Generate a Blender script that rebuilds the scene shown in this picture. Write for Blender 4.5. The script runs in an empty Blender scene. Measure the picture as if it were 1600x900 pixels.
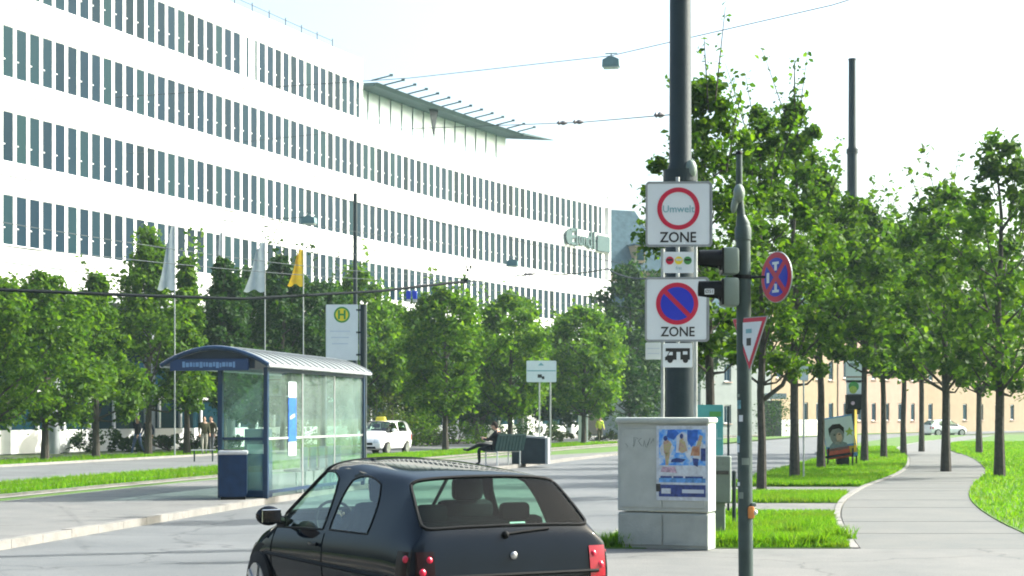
import bpy, bmesh, math, random
import numpy as np
from mathutils import Vector, Matrix, Quaternion
from mathutils.bvhtree import BVHTree

R = math.radians
SC = bpy.context.scene
COL = SC.collection
rnd = random.Random(7)

# ------------------------------------------------------------------ camera, world, sun, exposure
F = 2600.0      # focal length in photo pixels (photo 1600 wide)
H = 1.83        # eye height
HY = 650.0      # horizon row
cam = bpy.data.cameras.new('camera')
cam.sensor_width = 36.0
cam.lens = F / 1600 * 36.0
cam.shift_y = (HY - 450) / 1600
cam.clip_start = 0.1
cam.clip_end = 2500
camo = bpy.data.objects.new('camera', cam)
COL.objects.link(camo)
camo.location = (0, 0, H)
camo.rotation_euler = (R(90), 0, 0)
SC.camera = camo

SUN_AZ, SUN_EL = R(72), R(37)          # azimuth from +Y towards +X
w = bpy.data.worlds.new('World')
SC.world = w
w.use_nodes = True
nt = w.node_tree
sky = nt.nodes.new('ShaderNodeTexSky')
sky.sky_type = 'NISHITA'
sky.sun_disc = False
sky.sun_elevation = SUN_EL
sky.sun_rotation = SUN_AZ
sky.air_density = 1.0
sky.dust_density = 6.0
sky.ozone_density = 0.3
bg = nt.nodes['Background']
tint = nt.nodes.new('ShaderNodeMix'); tint.data_type = 'RGBA'; tint.blend_type = 'MULTIPLY'; tint.inputs[0].default_value = 1
tint.inputs[7].default_value = (.89, .99, 1.0, 1)
nt.links.new(sky.outputs[0], tint.inputs[6])
nt.links.new(tint.outputs[2], bg.inputs[0])
bg.inputs[1].default_value = 0.15
sl = bpy.data.lights.new('sun', 'SUN')
sl.energy = 3.4
sl.angle = R(0.5)
sl.color = (1.0, 0.965, 0.90)
so = bpy.data.objects.new('sun', sl)
COL.objects.link(so)
so.rotation_euler = (R(90) - SUN_EL, 0, math.pi - SUN_AZ)
so.location = (60, 20, 60)
SC.view_settings.view_transform = 'Standard'
SC.view_settings.look = 'None'
SC.view_settings.gamma = 1.0
SC.view_settings.use_curve_mapping = False
SC.view_settings.exposure = 1.6
SC.render.engine = 'CYCLES'
SC.cycles.max_bounces = 6
SC.cycles.transparent_max_bounces = 12
SC.cycles.volume_bounces = 0
SC.cycles.filter_width = 1.9
SC.cycles.volume_step_rate = 4

# ------------------------------------------------------------------ pixel <-> place
def W(px, py, Y):
    return Vector(((px - 800) / F * Y, Y, H + (HY - py) / F * Y))

def G(px, py, z=0.0):
    Y = F * (H - z) / (py - HY)
    return Vector(((px - 800) / F * Y, Y, z))

def spline(pts, n=400):
    """smooth x(y) through points sorted by y, as an interpolation table"""
    p = sorted([(q[1], q[0]) for q in pts])
    ys = np.array([a for a, b in p]); xs = np.array([b for a, b in p])
    m = np.gradient(xs, ys)
    Y = np.linspace(ys[0], ys[-1], n)
    i = np.clip(np.searchsorted(ys, Y) - 1, 0, len(ys) - 2)
    h = ys[i + 1] - ys[i]; t = (Y - ys[i]) / h
    X = ((2*t**3 - 3*t**2 + 1) * xs[i] + (t**3 - 2*t**2 + t) * h * m[i] + (-2*t**3 + 3*t**2) * xs[i+1] + (t**3 - t**2) * h * m[i+1])
    def f(y):
        if y < Y[0]: return float(X[0] + (y - Y[0]) * m[0])
        if y > Y[-1]: return float(X[-1] + (y - Y[-1]) * m[-1])
        return float(np.interp(y, Y, X))
    return f

# ------------------------------------------------------------------ materials
MATS = {}
def nodes_of(name):
    m = bpy.data.materials.new(name); m.use_nodes = True
    return m, m.node_tree, m.node_tree.nodes['Principled BSDF']

def mat(name, col, rough=0.6, metal=0.0, var=0.15, scale=6.0, bump=0.0, coat=0.0, stain=0.0, spec=0.5, emit=0.0, bscale=None):
    """painted / mineral surface: base colour broken up by two noises, optional stains and relief"""
    m, t, b = nodes_of(name)
    N, L = t.nodes, t.links
    tc = N.new('ShaderNodeTexCoord')
    n1 = N.new('ShaderNodeTexNoise'); n1.inputs['Scale'].default_value = scale; n1.inputs['Detail'].default_value = 6
    L.new(tc.outputs['Object'], n1.inputs['Vector'])
    mp = N.new('ShaderNodeMapRange'); mp.inputs[3].default_value = 1 - var; mp.inputs[4].default_value = 1 + var
    mp.inputs[1].default_value = 0.3; mp.inputs[2].default_value = 0.7
    L.new(n1.outputs[0], mp.inputs[0])
    mx = N.new('ShaderNodeMix'); mx.data_type = 'RGBA'; mx.blend_type = 'MULTIPLY'; mx.inputs[0].default_value = 1
    mx.inputs[6].default_value = (*col, 1)
    L.new(mp.outputs[0], mx.inputs[7])
    out = mx.outputs[2]
    if stain > 0:
        n2 = N.new('ShaderNodeTexNoise'); n2.inputs['Scale'].default_value = scale * 0.23; n2.inputs['Detail'].default_value = 8
        n2.inputs['Roughness'].default_value = 0.7
        L.new(tc.outputs['Object'], n2.inputs['Vector'])
        r = N.new('ShaderNodeMapRange'); r.inputs[1].default_value = 0.5; r.inputs[2].default_value = 0.75; r.inputs[3].default_value = 0; r.inputs[4].default_value = stain
        L.new(n2.outputs[0], r.inputs[0])
        m2 = N.new('ShaderNodeMix'); m2.data_type = 'RGBA'
        m2.inputs[7].default_value = (col[0]*.45, col[1]*.43, col[2]*.4, 1)
        L.new(r.outputs[0], m2.inputs[0]); L.new(out, m2.inputs[6]); out = m2.outputs[2]
    L.new(out, b.inputs['Base Color'])
    b.inputs['Roughness'].default_value = rough
    b.inputs['Metallic'].default_value = metal
    b.inputs['Specular IOR Level'].default_value = spec
    b.inputs['Coat Weight'].default_value = coat
    b.inputs['Coat Roughness'].default_value = 0.06
    if emit:
        b.inputs['Emission Color'].default_value = (*col, 1); b.inputs['Emission Strength'].default_value = emit
    if bump > 0:
        n3 = N.new('ShaderNodeTexNoise'); n3.inputs['Scale'].default_value = bscale or scale * 8; n3.inputs['Detail'].default_value = 5
        L.new(tc.outputs['Object'], n3.inputs['Vector'])
        bp = N.new('ShaderNodeBump'); bp.inputs['Strength'].default_value = bump; bp.inputs['Distance'].default_value = 0.02
        L.new(n3.outputs[0], bp.inputs['Height']); L.new(bp.outputs[0], b.inputs['Normal'])
    MATS[name] = m
    return m

def leafmat(name, c1, c2, c3, trans=0.45, patch=None):
    m = bpy.data.materials.new(name); m.use_nodes = True
    t = m.node_tree; N, L = t.nodes, t.links
    for n in list(N): N.remove(n)
    o = N.new('ShaderNodeOutputMaterial')
    g = N.new('ShaderNodeNewGeometry')
    cr = N.new('ShaderNodeValToRGB')
    cr.color_ramp.elements[0].color = (*c1, 1); cr.color_ramp.elements[1].color = (*c3, 1)
    e = cr.color_ramp.elements.new(0.5); e.color = (*c2, 1)
    L.new(g.outputs['Random Per Island'], cr.inputs[0])
    col_out = cr.outputs[0]
    if patch:
        pn = N.new('ShaderNodeTexNoise'); pn.inputs['Scale'].default_value = .8; pn.inputs['Detail'].default_value = 5
        L.new(g.outputs['Position'], pn.inputs['Vector'])
        pr = N.new('ShaderNodeMapRange'); pr.inputs[1].default_value = .5; pr.inputs[2].default_value = .72; pr.inputs[4].default_value = .75
        L.new(pn.outputs[0], pr.inputs[0])
        pm = N.new('ShaderNodeMix'); pm.data_type = 'RGBA'; pm.inputs[7].default_value = (*patch, 1)
        L.new(pr.outputs[0], pm.inputs[0]); L.new(cr.outputs[0], pm.inputs[6]); col_out = pm.outputs[2]
    d = N.new('ShaderNodeBsdfPrincipled'); d.inputs['Roughness'].default_value = 0.6; d.inputs['Specular IOR Level'].default_value = 0.12
    tr = N.new('ShaderNodeBsdfTranslucent')
    hs = N.new('ShaderNodeMix'); hs.data_type = 'RGBA'; hs.blend_type = 'MULTIPLY'; hs.inputs[0].default_value = 1; hs.inputs[7].default_value = (2.1, 2.0, 0.65, 1)
    L.new(col_out, d.inputs['Base Color']); L.new(col_out, hs.inputs[6]); L.new(hs.outputs[2], tr.inputs[0])
    mx = N.new('ShaderNodeMixShader'); mx.inputs[0].default_value = trans
    L.new(d.outputs[0], mx.inputs[1]); L.new(tr.outputs[0], mx.inputs[2]); L.new(mx.outputs[0], o.inputs[0])
    MATS[name] = m
    return m

def glassmat(name, tint, refl=1.0, rough=0.02, haze=0.0, hazecol=(.8, .9, .9)):
    """thin pane: tinted see-through plus mirror by Fresnel, optional dusty film"""
    m = bpy.data.materials.new(name); m.use_nodes = True
    t = m.node_tree; N, L = t.nodes, t.links
    for n in list(N): N.remove(n)
    o = N.new('ShaderNodeOutputMaterial')
    tr = N.new('ShaderNodeBsdfTransparent'); tr.inputs[0].default_value = (*tint, 1)
    gl = N.new('ShaderNodeBsdfGlossy'); gl.inputs['Roughness'].default_value = rough
    gl.inputs[0].default_value = (refl, refl, refl, 1)
    lw = N.new('ShaderNodeLayerWeight'); lw.inputs[0].default_value = .5
    pw5 = N.new('ShaderNodeMath'); pw5.operation = 'POWER'; pw5.inputs[1].default_value = 5
    fr = N.new('ShaderNodeMath'); fr.operation = 'MULTIPLY_ADD'; fr.inputs[1].default_value = .9; fr.inputs[2].default_value = .055
    L.new(lw.outputs['Facing'], pw5.inputs[0]); L.new(pw5.outputs[0], fr.inputs[0])
    mx = N.new('ShaderNodeMixShader')
    L.new(fr.outputs[0], mx.inputs[0]); L.new(tr.outputs[0], mx.inputs[1]); L.new(gl.outputs[0], mx.inputs[2])
    out = mx.outputs[0]
    if haze > 0:
        tc = N.new('ShaderNodeTexCoord')
        n1 = N.new('ShaderNodeTexNoise'); n1.inputs['Scale'].default_value = 1.7; n1.inputs['Detail'].default_value = 7
        L.new(tc.outputs['Object'], n1.inputs['Vector'])
        mp = N.new('ShaderNodeMapRange'); mp.inputs[1].default_value = .3; mp.inputs[2].default_value = .75; mp.inputs[3].default_value = haze * .5; mp.inputs[4].default_value = haze * 1.5
        L.new(n1.outputs[0], mp.inputs[0])
        df = N.new('ShaderNodeBsdfTranslucent'); df.inputs[0].default_value = (*hazecol, 1)
        d2 = N.new('ShaderNodeBsdfDiffuse'); d2.inputs[0].default_value = (*hazecol, 1)
        md = N.new('ShaderNodeMixShader'); md.inputs[0].default_value = .5
        L.new(df.outputs[0], md.inputs[1]); L.new(d2.outputs[0], md.inputs[2])
        m2 = N.new('ShaderNodeMixShader')
        L.new(mp.outputs[0], m2.inputs[0]); L.new(out, m2.inputs[1]); L.new(md.outputs[0], m2.inputs[2]); out = m2.outputs[0]
    L.new(out, o.inputs[0])
    MATS[name] = m
    return m

def groundmat(name, c1, c2, scale, rough=0.9, bump=0.3, fine=60.0, spots=None, cracks=0):
    """ground sheets: world-space patches, grain and a third tone"""
    m, t, b = nodes_of(name)
    N, L = t.nodes, t.links
    g = N.new('ShaderNodeNewGeometry')
    n1 = N.new('ShaderNodeTexNoise'); n1.inputs['Scale'].default_value = scale; n1.inputs['Detail'].default_value = 8; n1.inputs['Roughness'].default_value = .65
    n2 = N.new('ShaderNodeTexNoise'); n2.inputs['Scale'].default_value = fine; n2.inputs['Detail'].default_value = 4
    L.new(g.outputs['Position'], n1.inputs['Vector']); L.new(g.outputs['Position'], n2.inputs['Vector'])
    cr = N.new('ShaderNodeValToRGB'); cr.color_ramp.elements[0].position = .32; cr.color_ramp.elements[1].position = .68
    cr.color_ramp.elements[0].color = (*c1, 1); cr.color_ramp.elements[1].color = (*c2, 1)
    L.new(n1.outputs[0], cr.inputs[0])
    mp = N.new('ShaderNodeMapRange'); mp.inputs[1].default_value = .3; mp.inputs[2].default_value = .7; mp.inputs[3].default_value = .8; mp.inputs[4].default_value = 1.2
    L.new(n2.outputs[0], mp.inputs[0])
    mx = N.new('ShaderNodeMix'); mx.data_type = 'RGBA'; mx.blend_type = 'MULTIPLY'; mx.inputs[0].default_value = 1
    L.new(cr.outputs[0], mx.inputs[6]); L.new(mp.outputs[0], mx.inputs[7])
    out = mx.outputs[2]
    if spots:
        n3 = N.new('ShaderNodeTexNoise'); n3.inputs['Scale'].default_value = spots[1]; n3.inputs['Detail'].default_value = 6; n3.inputs['Roughness'].default_value = .75
        L.new(g.outputs['Position'], n3.inputs['Vector'])
        r = N.new('ShaderNodeMapRange'); r.inputs[1].default_value = .56; r.inputs[2].default_value = .7; r.inputs[4].default_value = spots[2]
        L.new(n3.outputs[0], r.inputs[0])
        m2 = N.new('ShaderNodeMix'); m2.data_type = 'RGBA'; m2.inputs[7].default_value = (*spots[0], 1)
        L.new(r.outputs[0], m2.inputs[0]); L.new(out, m2.inputs[6]); out = m2.outputs[2]
    if cracks:
        wv = N.new('ShaderNodeTexNoise'); wv.inputs['Scale'].default_value = 1.5; wv.inputs['Detail'].default_value = 4
        L.new(g.outputs['Position'], wv.inputs['Vector'])
        mm = N.new('ShaderNodeMix'); mm.data_type = 'RGBA'; mm.blend_type = 'ADD'; mm.inputs[0].default_value = .9
        L.new(g.outputs['Position'], mm.inputs[6]); L.new(wv.outputs['Color'], mm.inputs[7])
        vo = N.new('ShaderNodeTexVoronoi'); vo.feature = 'DISTANCE_TO_EDGE'; vo.inputs['Scale'].default_value = cracks
        L.new(mm.outputs[2], vo.inputs['Vector'])
        r4 = N.new('ShaderNodeMapRange'); r4.inputs[1].default_value = 0; r4.inputs[2].default_value = .012; r4.inputs[3].default_value = .6; r4.inputs[4].default_value = 0
        L.new(vo.outputs['Distance'], r4.inputs[0])
        m4 = N.new('ShaderNodeMix'); m4.data_type = 'RGBA'; m4.inputs[7].default_value = (c1[0]*.4, c1[1]*.4, c1[2]*.4, 1)
        L.new(r4.outputs[0], m4.inputs[0]); L.new(out, m4.inputs[6]); out = m4.outputs[2]
    L.new(out, b.inputs['Base Color'])
    b.inputs['Roughness'].default_value = rough
    bp = N.new('ShaderNodeBump'); bp.inputs['Strength'].default_value = bump; bp.inputs['Distance'].default_value = 0.02
    L.new(n2.outputs[0], bp.inputs['Height']); L.new(bp.outputs[0], b.inputs['Normal'])
    MATS[name] = m
    return m

groundmat('asphalt', (.078, .087, .091), (.125, .134, .136), .35, .8, .35, 45, ((.055, .058, .06), .8, .75), .22)
groundmat('paving', (.10, .106, .104), (.145, .145, .138), .8, .85, .3, 50, ((.085, .085, .08), 1.3, .6), .3)
groundmat('slab_stone', (.092, .10, .098), (.12, .122, .115), 1.1, .85, .3, 50, ((.09, .09, .085), 2.0, .5))
groundmat('kerb_granite', (.14, .14, .13), (.24, .23, .215), 2.2, .8, .3, 80, ((.08, .078, .07), 2.2, .7))
groundmat('soil_grass', (.035, .095, .006), (.07, .155, .009), .6, .95, .6, 25, ((.11, .10, .04), .7, .6))
groundmat('far_ground', (.04, .08, .012), (.07, .11, .022), .15, .95, .4, 8)
groundmat('track_concrete', (.17, .165, .15), (.25, .24, .22), 1.2, .9, .3, 40, ((.09, .075, .06), 1.5, .6))
mat('rail_steel', (.32, .31, .3), .35, .9, .2, 3)
leafmat('leaf_maple', (.018, .055, .007), (.042, .105, .008), (.08, .155, .010), .42)
leafmat('leaf_light', (.026, .075, .007), (.05, .125, .008), (.095, .175, .012), .42)
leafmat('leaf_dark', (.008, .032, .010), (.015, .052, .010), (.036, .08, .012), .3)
leafmat('leaf_shrub', (.018, .042, .010), (.04, .075, .014), (.075, .105, .022), .3)
leafmat('grass_blade', (.045, .135, .005), (.075, .205, .007), (.13, .23, .018), .45, (.085, .12, .02))
mat('bark', (.045, .04, .032), .95, 0, .35, 9, .9)
mat('facade_white', (.74, .75, .74), .55, 0, .06, 1.2, .0, stain=.2)
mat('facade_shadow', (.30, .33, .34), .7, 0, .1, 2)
mat('window_frame_white', (.78, .79, .79), .4, 0, .04, 4)
mat('interior_dark', (.03, .035, .04), .8, 0, .2, 1)
mat('canopy_metal', (.06, .11, .11), .6, .0, .1, 2, spec=.2)
mat('frosted_panel', (.62, .72, .74), .25, 0, .05, .7)
mat('sign_letter', (.075, .12, .12), .7, 0, .08, 4, spec=.1)
mat('brick_dark', (.085, .06, .05), .9, 0, .15, 3, .2)  # used only by the unseen blocks added for the car's reflections
mat('slate', (.05, .085, .105), .9, 0, .2, 2, .3, spec=.05)
mat('render_beige', (.25, .19, .115), .85, 0, .08, 1.2, .1, stain=.25)
mat('render_peach', (.28, .19, .14), .85, 0, .08, 1.2, .1, stain=.25)
mat('render_pale', (.21, .24, .23), .85, 0, .08, 1.2, .1, stain=.25)
mat('trim_brown', (.30, .21, .17), .6, 0, .1, 3)
mat('galv', (.36, .39, .40), .45, .75, .15, 7, .1, stain=.25)
mat('mast_paint', (.013, .026, .031), .5, .1, .14, 3, .15, stain=.3, spec=.3)
mat('pole_green', (.045, .072, .068), .5, .1, .2, 5, .1, stain=.45, spec=.3)
mat('black_plastic', (.012, .013, .014), .45, 0, .2, 8, .1, spec=.1)
mat('housing_grey', (.17, .225, .19), .5, 0, .08, 5, .05, stain=.2)
mat('cabinet_grey', (.42, .46, .42), .7, 0, .12, 3, .15, stain=.5)
mat('cabinet_base', (.35, .385, .35), .8, 0, .14, 4, .2, stain=.6)
mat('sign_white', (.66, .72, .74), .4, 0, .03, 5, stain=.10)
mat('sign_red', (.50, .012, .05), .35, 0, .06, 6)
mat('sign_blue', (.012, .03, .46), .35, 0, .06, 6)
mat('sign_black', (.015, .016, .018), .4, 0, .05, 6)
mat('sign_yellow', (.75, .62, .03), .4, 0, .06, 6)
mat('sign_green', (.05, .26, .06), .4, 0, .06, 6)
mat('sign_backing', (.30, .33, .345), .45, .3, .08, 6)
mat('text_teal', (.18, .38, .42), .5, 0, .05, 6)
mat('text_faint', (.50, .58, .66), .5, 0, .05, 6)
mat('shelter_blue', (.007, .034, .085), .35, .1, .12, 4, coat=.2)
mat('shelter_roof', (.26, .28, .27), .4, .5, .1, 3, stain=.3)
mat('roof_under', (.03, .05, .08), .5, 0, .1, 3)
mat('board_blue', (.014, .045, .13), .35, 0, .06, 4)
mat('board_text', (.16, .30, .50), .4, 0, .05, 4)
mat('bin_blue', (.006, .026, .075), .5, 0, .2, 5, .15, spec=.25)
mat('bin_rim', (.55, .57, .58), .4, .5, .1, 6)
mat('poster_sky', (.09, .27, .55), .45, 0, .5, 18)
mat('poster_white', (.52, .58, .62), .45, 0, .2, 16)
mat('poster_navy', (.025, .05, .20), .45, 0, .5, 26)
mat('poster_blue', (.02, .12, .48), .45, 0, .35, 14)
mat('poster_skin', (.55, .36, .26), .5, 0, .12, 8)
mat('poster_olive', (.30, .28, .14), .5, 0, .5, 22)
mat('poster_rust', (.42, .16, .09), .5, 0, .2, 9)
mat('poster_pink', (.45, .32, .40), .5, 0, .5, 22)
mat('poster_teal', (.12, .32, .36), .5, 0, .6, 22)
mat('poster_red', (.60, .09, .045), .5, 0, .2, 9)
mat('poster_yellow', (.72, .46, .02), .5, 0, .2, 7)
mat('poster_lime', (.33, .44, .06), .5, 0, .3, 16)
mat('poster_grey', (.20, .24, .26), .5, 0, .15, 9)
mat('poster_face', (.24, .235, .22), .5, 0, .35, 9)
mat('news_teal', (.05, .29, .30), .45, 0, .12, 5)
mat('news_grey', (.12, .155, .14), .6, .1, .12, 5, .1, stain=.4)
mat('orange_plastic', (.62, .24, .06), .45, 0, .12, 6)
mat('bench_green', (.012, .032, .034), .5, 0, .15, 8, spec=.1)
mat('bench_white', (.5, .54, .54), .45, .1, .06, 8)
mat('planter_dark', (.03, .042, .05), .7, 0, .15, 4, .2, stain=.3, spec=.1)
mat('planter_light', (.32, .34, .34), .7, 0, .12, 4, .2)
mat('cloth_dark', (.014, .015, .02), .9, 0, .3, 12, .3, spec=.1)
mat('cloth_navy', (.02, .03, .06), .9, 0, .3, 12, .3, spec=.1)
mat('cloth_grey', (.10, .11, .12), .9, 0, .3, 12, .3, spec=.1)
mat('cloth_jeans', (.05, .085, .16), .9, 0, .3, 12, .3, spec=.1)
mat('cloth_olive', (.06, .06, .035), .9, 0, .3, 12, .3, spec=.1)
mat('cloth_beige', (.30, .29, .25), .9, 0, .2, 12, .3)
mat('cloth_yellow', (.45, .52, .03), .8, 0, .15, 12, .3)
mat('skin', (.50, .31, .22), .6, 0, .1, 20)
mat('hair_dark', (.02, .015, .012), .7, 0, .3, 40, .5, spec=.1)
mat('hair_grey', (.45, .43, .40), .7, 0, .2, 40, .5)
mat('shoe', (.02, .018, .016), .5, 0, .2, 10)
mat('flag_white', (.50, .55, .57), .85, 0, .08, 3)
mat('flag_yellow', (.85, .55, .02), .85, 0, .12, 3)
mat('wire_black', (.004, .008, .010), .8, 0, .1, 3, spec=.1)
mat('wire_grey', (.06, .075, .08), .7, .0, .1, 3, spec=.1)
mat('insulator', (.22, .20, .20), .5, 0, .2, 9)
mat('lamp_teal', (.13, .22, .23), .5, .2, .12, 5)
mat('lamp_glass', (.55, .62, .6), .3, 0, .08, 6)
mat('hang_blue', (.015, .05, .50), .4, 0, .1, 6)
mat('fence_white', (.72, .72, .70), .6, 0, .06, 4)
mat('paint_black', (.003, .006, .011), .5, .0, .12, 3, coat=.42, spec=.0)
MATS['paint_black'].node_tree.nodes['Principled BSDF'].inputs['Coat Roughness'].default_value = .035
mat('paint_white', (.78, .79, .79), .3, 0, .03, 3, coat=.8)
mat('paint_silver', (.42, .44, .45), .3, .5, .04, 3, coat=.8)
mat('tyre', (.013, .013, .013), .9, 0, .2, 9, .3)
mat('rim', (.45, .46, .47), .3, .9, .08, 9)
mat('lamp_red', (.36, .006, .02), .2, 0, .12, 20, coat=.3)
mat('lamp_red_bright', (.62, .012, .05), .2, 0, .1, 20, coat=.3)
mat('lamp_dark', (.010, .0015, .003), .4, 0, .2, 20, coat=.1, spec=.1)
mat('lamp_clear', (.62, .65, .66), .12, .2, .08, 20, coat=.6)
mat('seat_cloth', (.012, .014, .018), .9, 0, .25, 12, .2, spec=.05)
mat('chrome', (.6, .62, .62), .12, 1, .05, 8)
mat('trim_rubber', (.006, .007, .008), .6, 0, .2, 9, spec=.1)
glassmat('car_glass', (.72, .92, .82), .8, .01, .0)
glassmat('car_glass_dark', (.62, .90, .74), .25, .01, .0)
glassmat('shelter_glass', (.80, .95, .91), .9, .02, .10, (.66, .80, .72))
def panemat(name, c):
    m, t, b = nodes_of(name); N, L = t.nodes, t.links
    oi = N.new('ShaderNodeObjectInfo')
    cr = N.new('ShaderNodeValToRGB')
    cr.color_ramp.elements[0].color = (c[0]*.5, c[1]*.6, c[2]*.65, 1)
    cr.color_ramp.elements[1].color = (c[0]*1.8, c[1]*1.5, c[2]*1.3, 1)
    e = cr.color_ramp.elements.new(.5); e.color = (c[0]*.9, c[1]*.95, c[2]*1.25, 1)
    L.new(oi.outputs['Random'], cr.inputs[0]); L.new(cr.outputs[0], b.inputs['Base Color'])
    b.inputs['Roughness'].default_value = .15; b.inputs['Specular IOR Level'].default_value = .05
    MATS[name] = m
def printmat(name, cols, scale):
    m, t, b = nodes_of(name); N, L = t.nodes, t.links
    tc = N.new('ShaderNodeTexCoord')
    n1 = N.new('ShaderNodeTexNoise'); n1.inputs['Scale'].default_value = scale; n1.inputs['Detail'].default_value = 5; n1.inputs['Roughness'].default_value = .6
    L.new(tc.outputs['Object'], n1.inputs['Vector'])
    cr = N.new('ShaderNodeValToRGB'); e = cr.color_ramp.elements
    for i, c in enumerate(cols):
        p_ = .3 + .4*i/(len(cols)-1)
        q = e[i] if i < 2 else e.new(p_)
        q.position = p_; q.color = (*c, 1)
    L.new(n1.outputs[0], cr.inputs[0]); L.new(cr.outputs[0], b.inputs['Base Color'])
    b.inputs['Roughness'].default_value = .4
    MATS[name] = m
printmat('print_photo_sky', [(.01, .10, .55), (.03, .24, .78), (.16, .42, .80), (.55, .65, .74), (.70, .74, .78)], 7)
printmat('print_photo_figure', [(.03, .03, .08), (.30, .20, .16), (.48, .34, .26), (.40, .40, .16), (.55, .50, .52)], 14)
printmat('print_photo_warm', [(.05, .03, .05), (.34, .14, .08), (.46, .26, .14), (.50, .44, .40)], 13)
panemat('pane', (.005, .024, .033))

# ------------------------------------------------------------------ mesh builder
class MB:
    def __init__(s):
        s.v = []; s.f = []; s.m = []; s.names = []
    def mi(s, name):
        if name not in s.names: s.names.append(name)
        return s.names.index(name)
    def add(s, vs, fs, m):
        o = len(s.v); k = s.mi(m)
        s.v += [tuple(q) for q in vs]
        for f in fs: s.f.append(tuple(i + o for i in f)); s.m.append(k)
        return s
    def box(s, c, d, m, rot=None, bev=0.0, taper=1.0):
        hx, hy, hz = d[0]/2, d[1]/2, d[2]/2
        if bev > 0:
            bm = bmesh.new(); bmesh.ops.create_cube(bm, size=1)
            for q in bm.verts:
                q.co.x *= d[0]; q.co.y *= d[1]; q.co.z *= d[2]
                if q.co.z > 0: q.co.x *= taper; q.co.y *= taper
            bmesh.ops.bevel(bm, geom=bm.edges[:], offset=bev, segments=2, affect='EDGES', profile=.5)
            bm.verts.index_update()
            vs = [q.co.copy() for q in bm.verts]; fs = [[q.index for q in f.verts] for f in bm.faces]
            bm.free()
        else:
            vs = [Vector((x*(taper if z > 0 else 1), y*(taper if z > 0 else 1), z)) for z in (-hz, hz) for y in (-hy, hy) for x in (-hx, hx)]
            fs = [(0,2,3,1), (4,5,7,6), (0,1,5,4), (2,6,7,3), (0,4,6,2), (1,3,7,5)]
        if rot is not None: vs = [rot @ q for q in vs]
        c = Vector(c)
        return s.add([q + c for q in vs], fs, m)
    def tube(s, pts, r, m, n=8, cap=True):
        pts = [Vector(p) for p in pts]
        rs = r if isinstance(r, (list, tuple)) else [r]*len(pts)
        vs = []; fs = []
        prev = None
        for i, p in enumerate(pts):
            d = (pts[min(i+1, len(pts)-1)] - pts[max(i-1, 0)])
            if d.length < 1e-9: d = Vector((0, 0, 1))
            d.normalize()
            if prev is None:
                a = d.cross(Vector((0, 0, 1)) if abs(d.z) < .95 else Vector((1, 0, 0))).normalized()
            else:
                a = (prev - d * prev.dot(d)).normalized()
            prev = a
            b = d.cross(a)
            for k in range(n):
                t = 2*math.pi*k/n
                vs.append(p + (a*math.cos(t) + b*math.sin(t))*rs[i])
        for i in range(len(pts)-1):
            for k in range(n):
                k2 = (k+1) % n
                fs.append((i*n+k, i*n+k2, (i+1)*n+k2, (i+1)*n+k))
        if cap:
            fs.append(tuple(range(n))[::-1]); fs.append(tuple((len(pts)-1)*n+k for k in range(n)))
        return s.add(vs, fs, m)
    def ball(s, c, r, m, nu=10, nv=7, rot=None):
        r = (r, r, r) if not isinstance(r, (tuple, list)) else r
        c = Vector(c); vs = []; fs = []
        for j in range(nv+1):
            ph = math.pi*j/nv
            for i in range(nu):
                th = 2*math.pi*i/nu
                q = Vector((r[0]*math.sin(ph)*math.cos(th), r[1]*math.sin(ph)*math.sin(th), r[2]*math.cos(ph)))
                if rot is not None: q = rot @ q
                vs.append(c + q)
        for j in range(nv):
            for i in range(nu):
                i2 = (i+1) % nu
                fs.append((j*nu+i, (j+1)*nu+i, (j+1)*nu+i2, j*nu+i2))
        return s.add(vs, fs, m)
    def prism(s, poly, y0, y1, m):
        """polygon in x,z (counter-clockwise seen from -Y) extruded from y0 (front) to y1"""
        n = len(poly)
        vs = [(x, y0, z) for x, z in poly] + [(x, y1, z) for x, z in poly]
        fs = [tuple(range(n)), tuple(range(2*n-1, n-1, -1))]
        for i in range(n):
            j = (i+1) % n
            fs.append((i, i+n, j+n, j))
        return s.add(vs, fs, m)
    def disc(s, cx, cz, r, y0, y1, m, n=40, rx=1.0):
        return s.prism([(cx + rx*r*math.cos(2*math.pi*k/n), cz + r*math.sin(2*math.pi*k/n)) for k in range(n)], y0, y1, m)
    def ring(s, cx, cz, r0, r1, y0, y1, m, n=48):
        vs = []
        for y in (y0, y1):
            for r in (r0, r1):
                vs += [(cx + r*math.cos(2*math.pi*k/n), y, cz + r*math.sin(2*math.pi*k/n)) for k in range(n)]
        fs = []
        for k in range(n):
            j = (k+1) % n
            fs += [(k, n+k, n+j, j)[::-1], (2*n+k, 2*n+j, 3*n+j, 3*n+k), (n+k, 3*n+k, 3*n+j, n+j), (k, j, 2*n+j, 2*n+k)]
        return s.add(vs, fs, m)
    def rrect(s, cx, cz, w_, h_, rad, y0, y1, m, n=5):
        p = []
        for (sx, sz, a0) in ((1, -1, -90), (1, 1, 0), (-1, 1, 90), (-1, -1, 180)):
            for k in range(n+1):
                a = R(a0 + 90*k/n)
                p.append((cx + sx*(w_/2-rad) + rad*math.cos(a), cz + sz*(h_/2-rad) + rad*math.sin(a)))
        return s.prism(p, y0, y1, m)
    def mesh(s, name, smooth=False):
        me = bpy.data.meshes.new(name)
        me.from_pydata(s.v, [], s.f)
        for n in s.names: me.materials.append(MATS[n])
        me.polygons.foreach_set('material_index', s.m)
        if smooth:
            me.polygons.foreach_set('use_smooth', [True]*len(s.f))
            try: me.set_sharp_from_angle(angle=R(38))
            except Exception: pass
        me.update()
        return me
    def build(s, name, parent=None, smooth=False, label=None, kind=None):
        return link(name, s.mesh(name, smooth), parent, label, kind)

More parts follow.
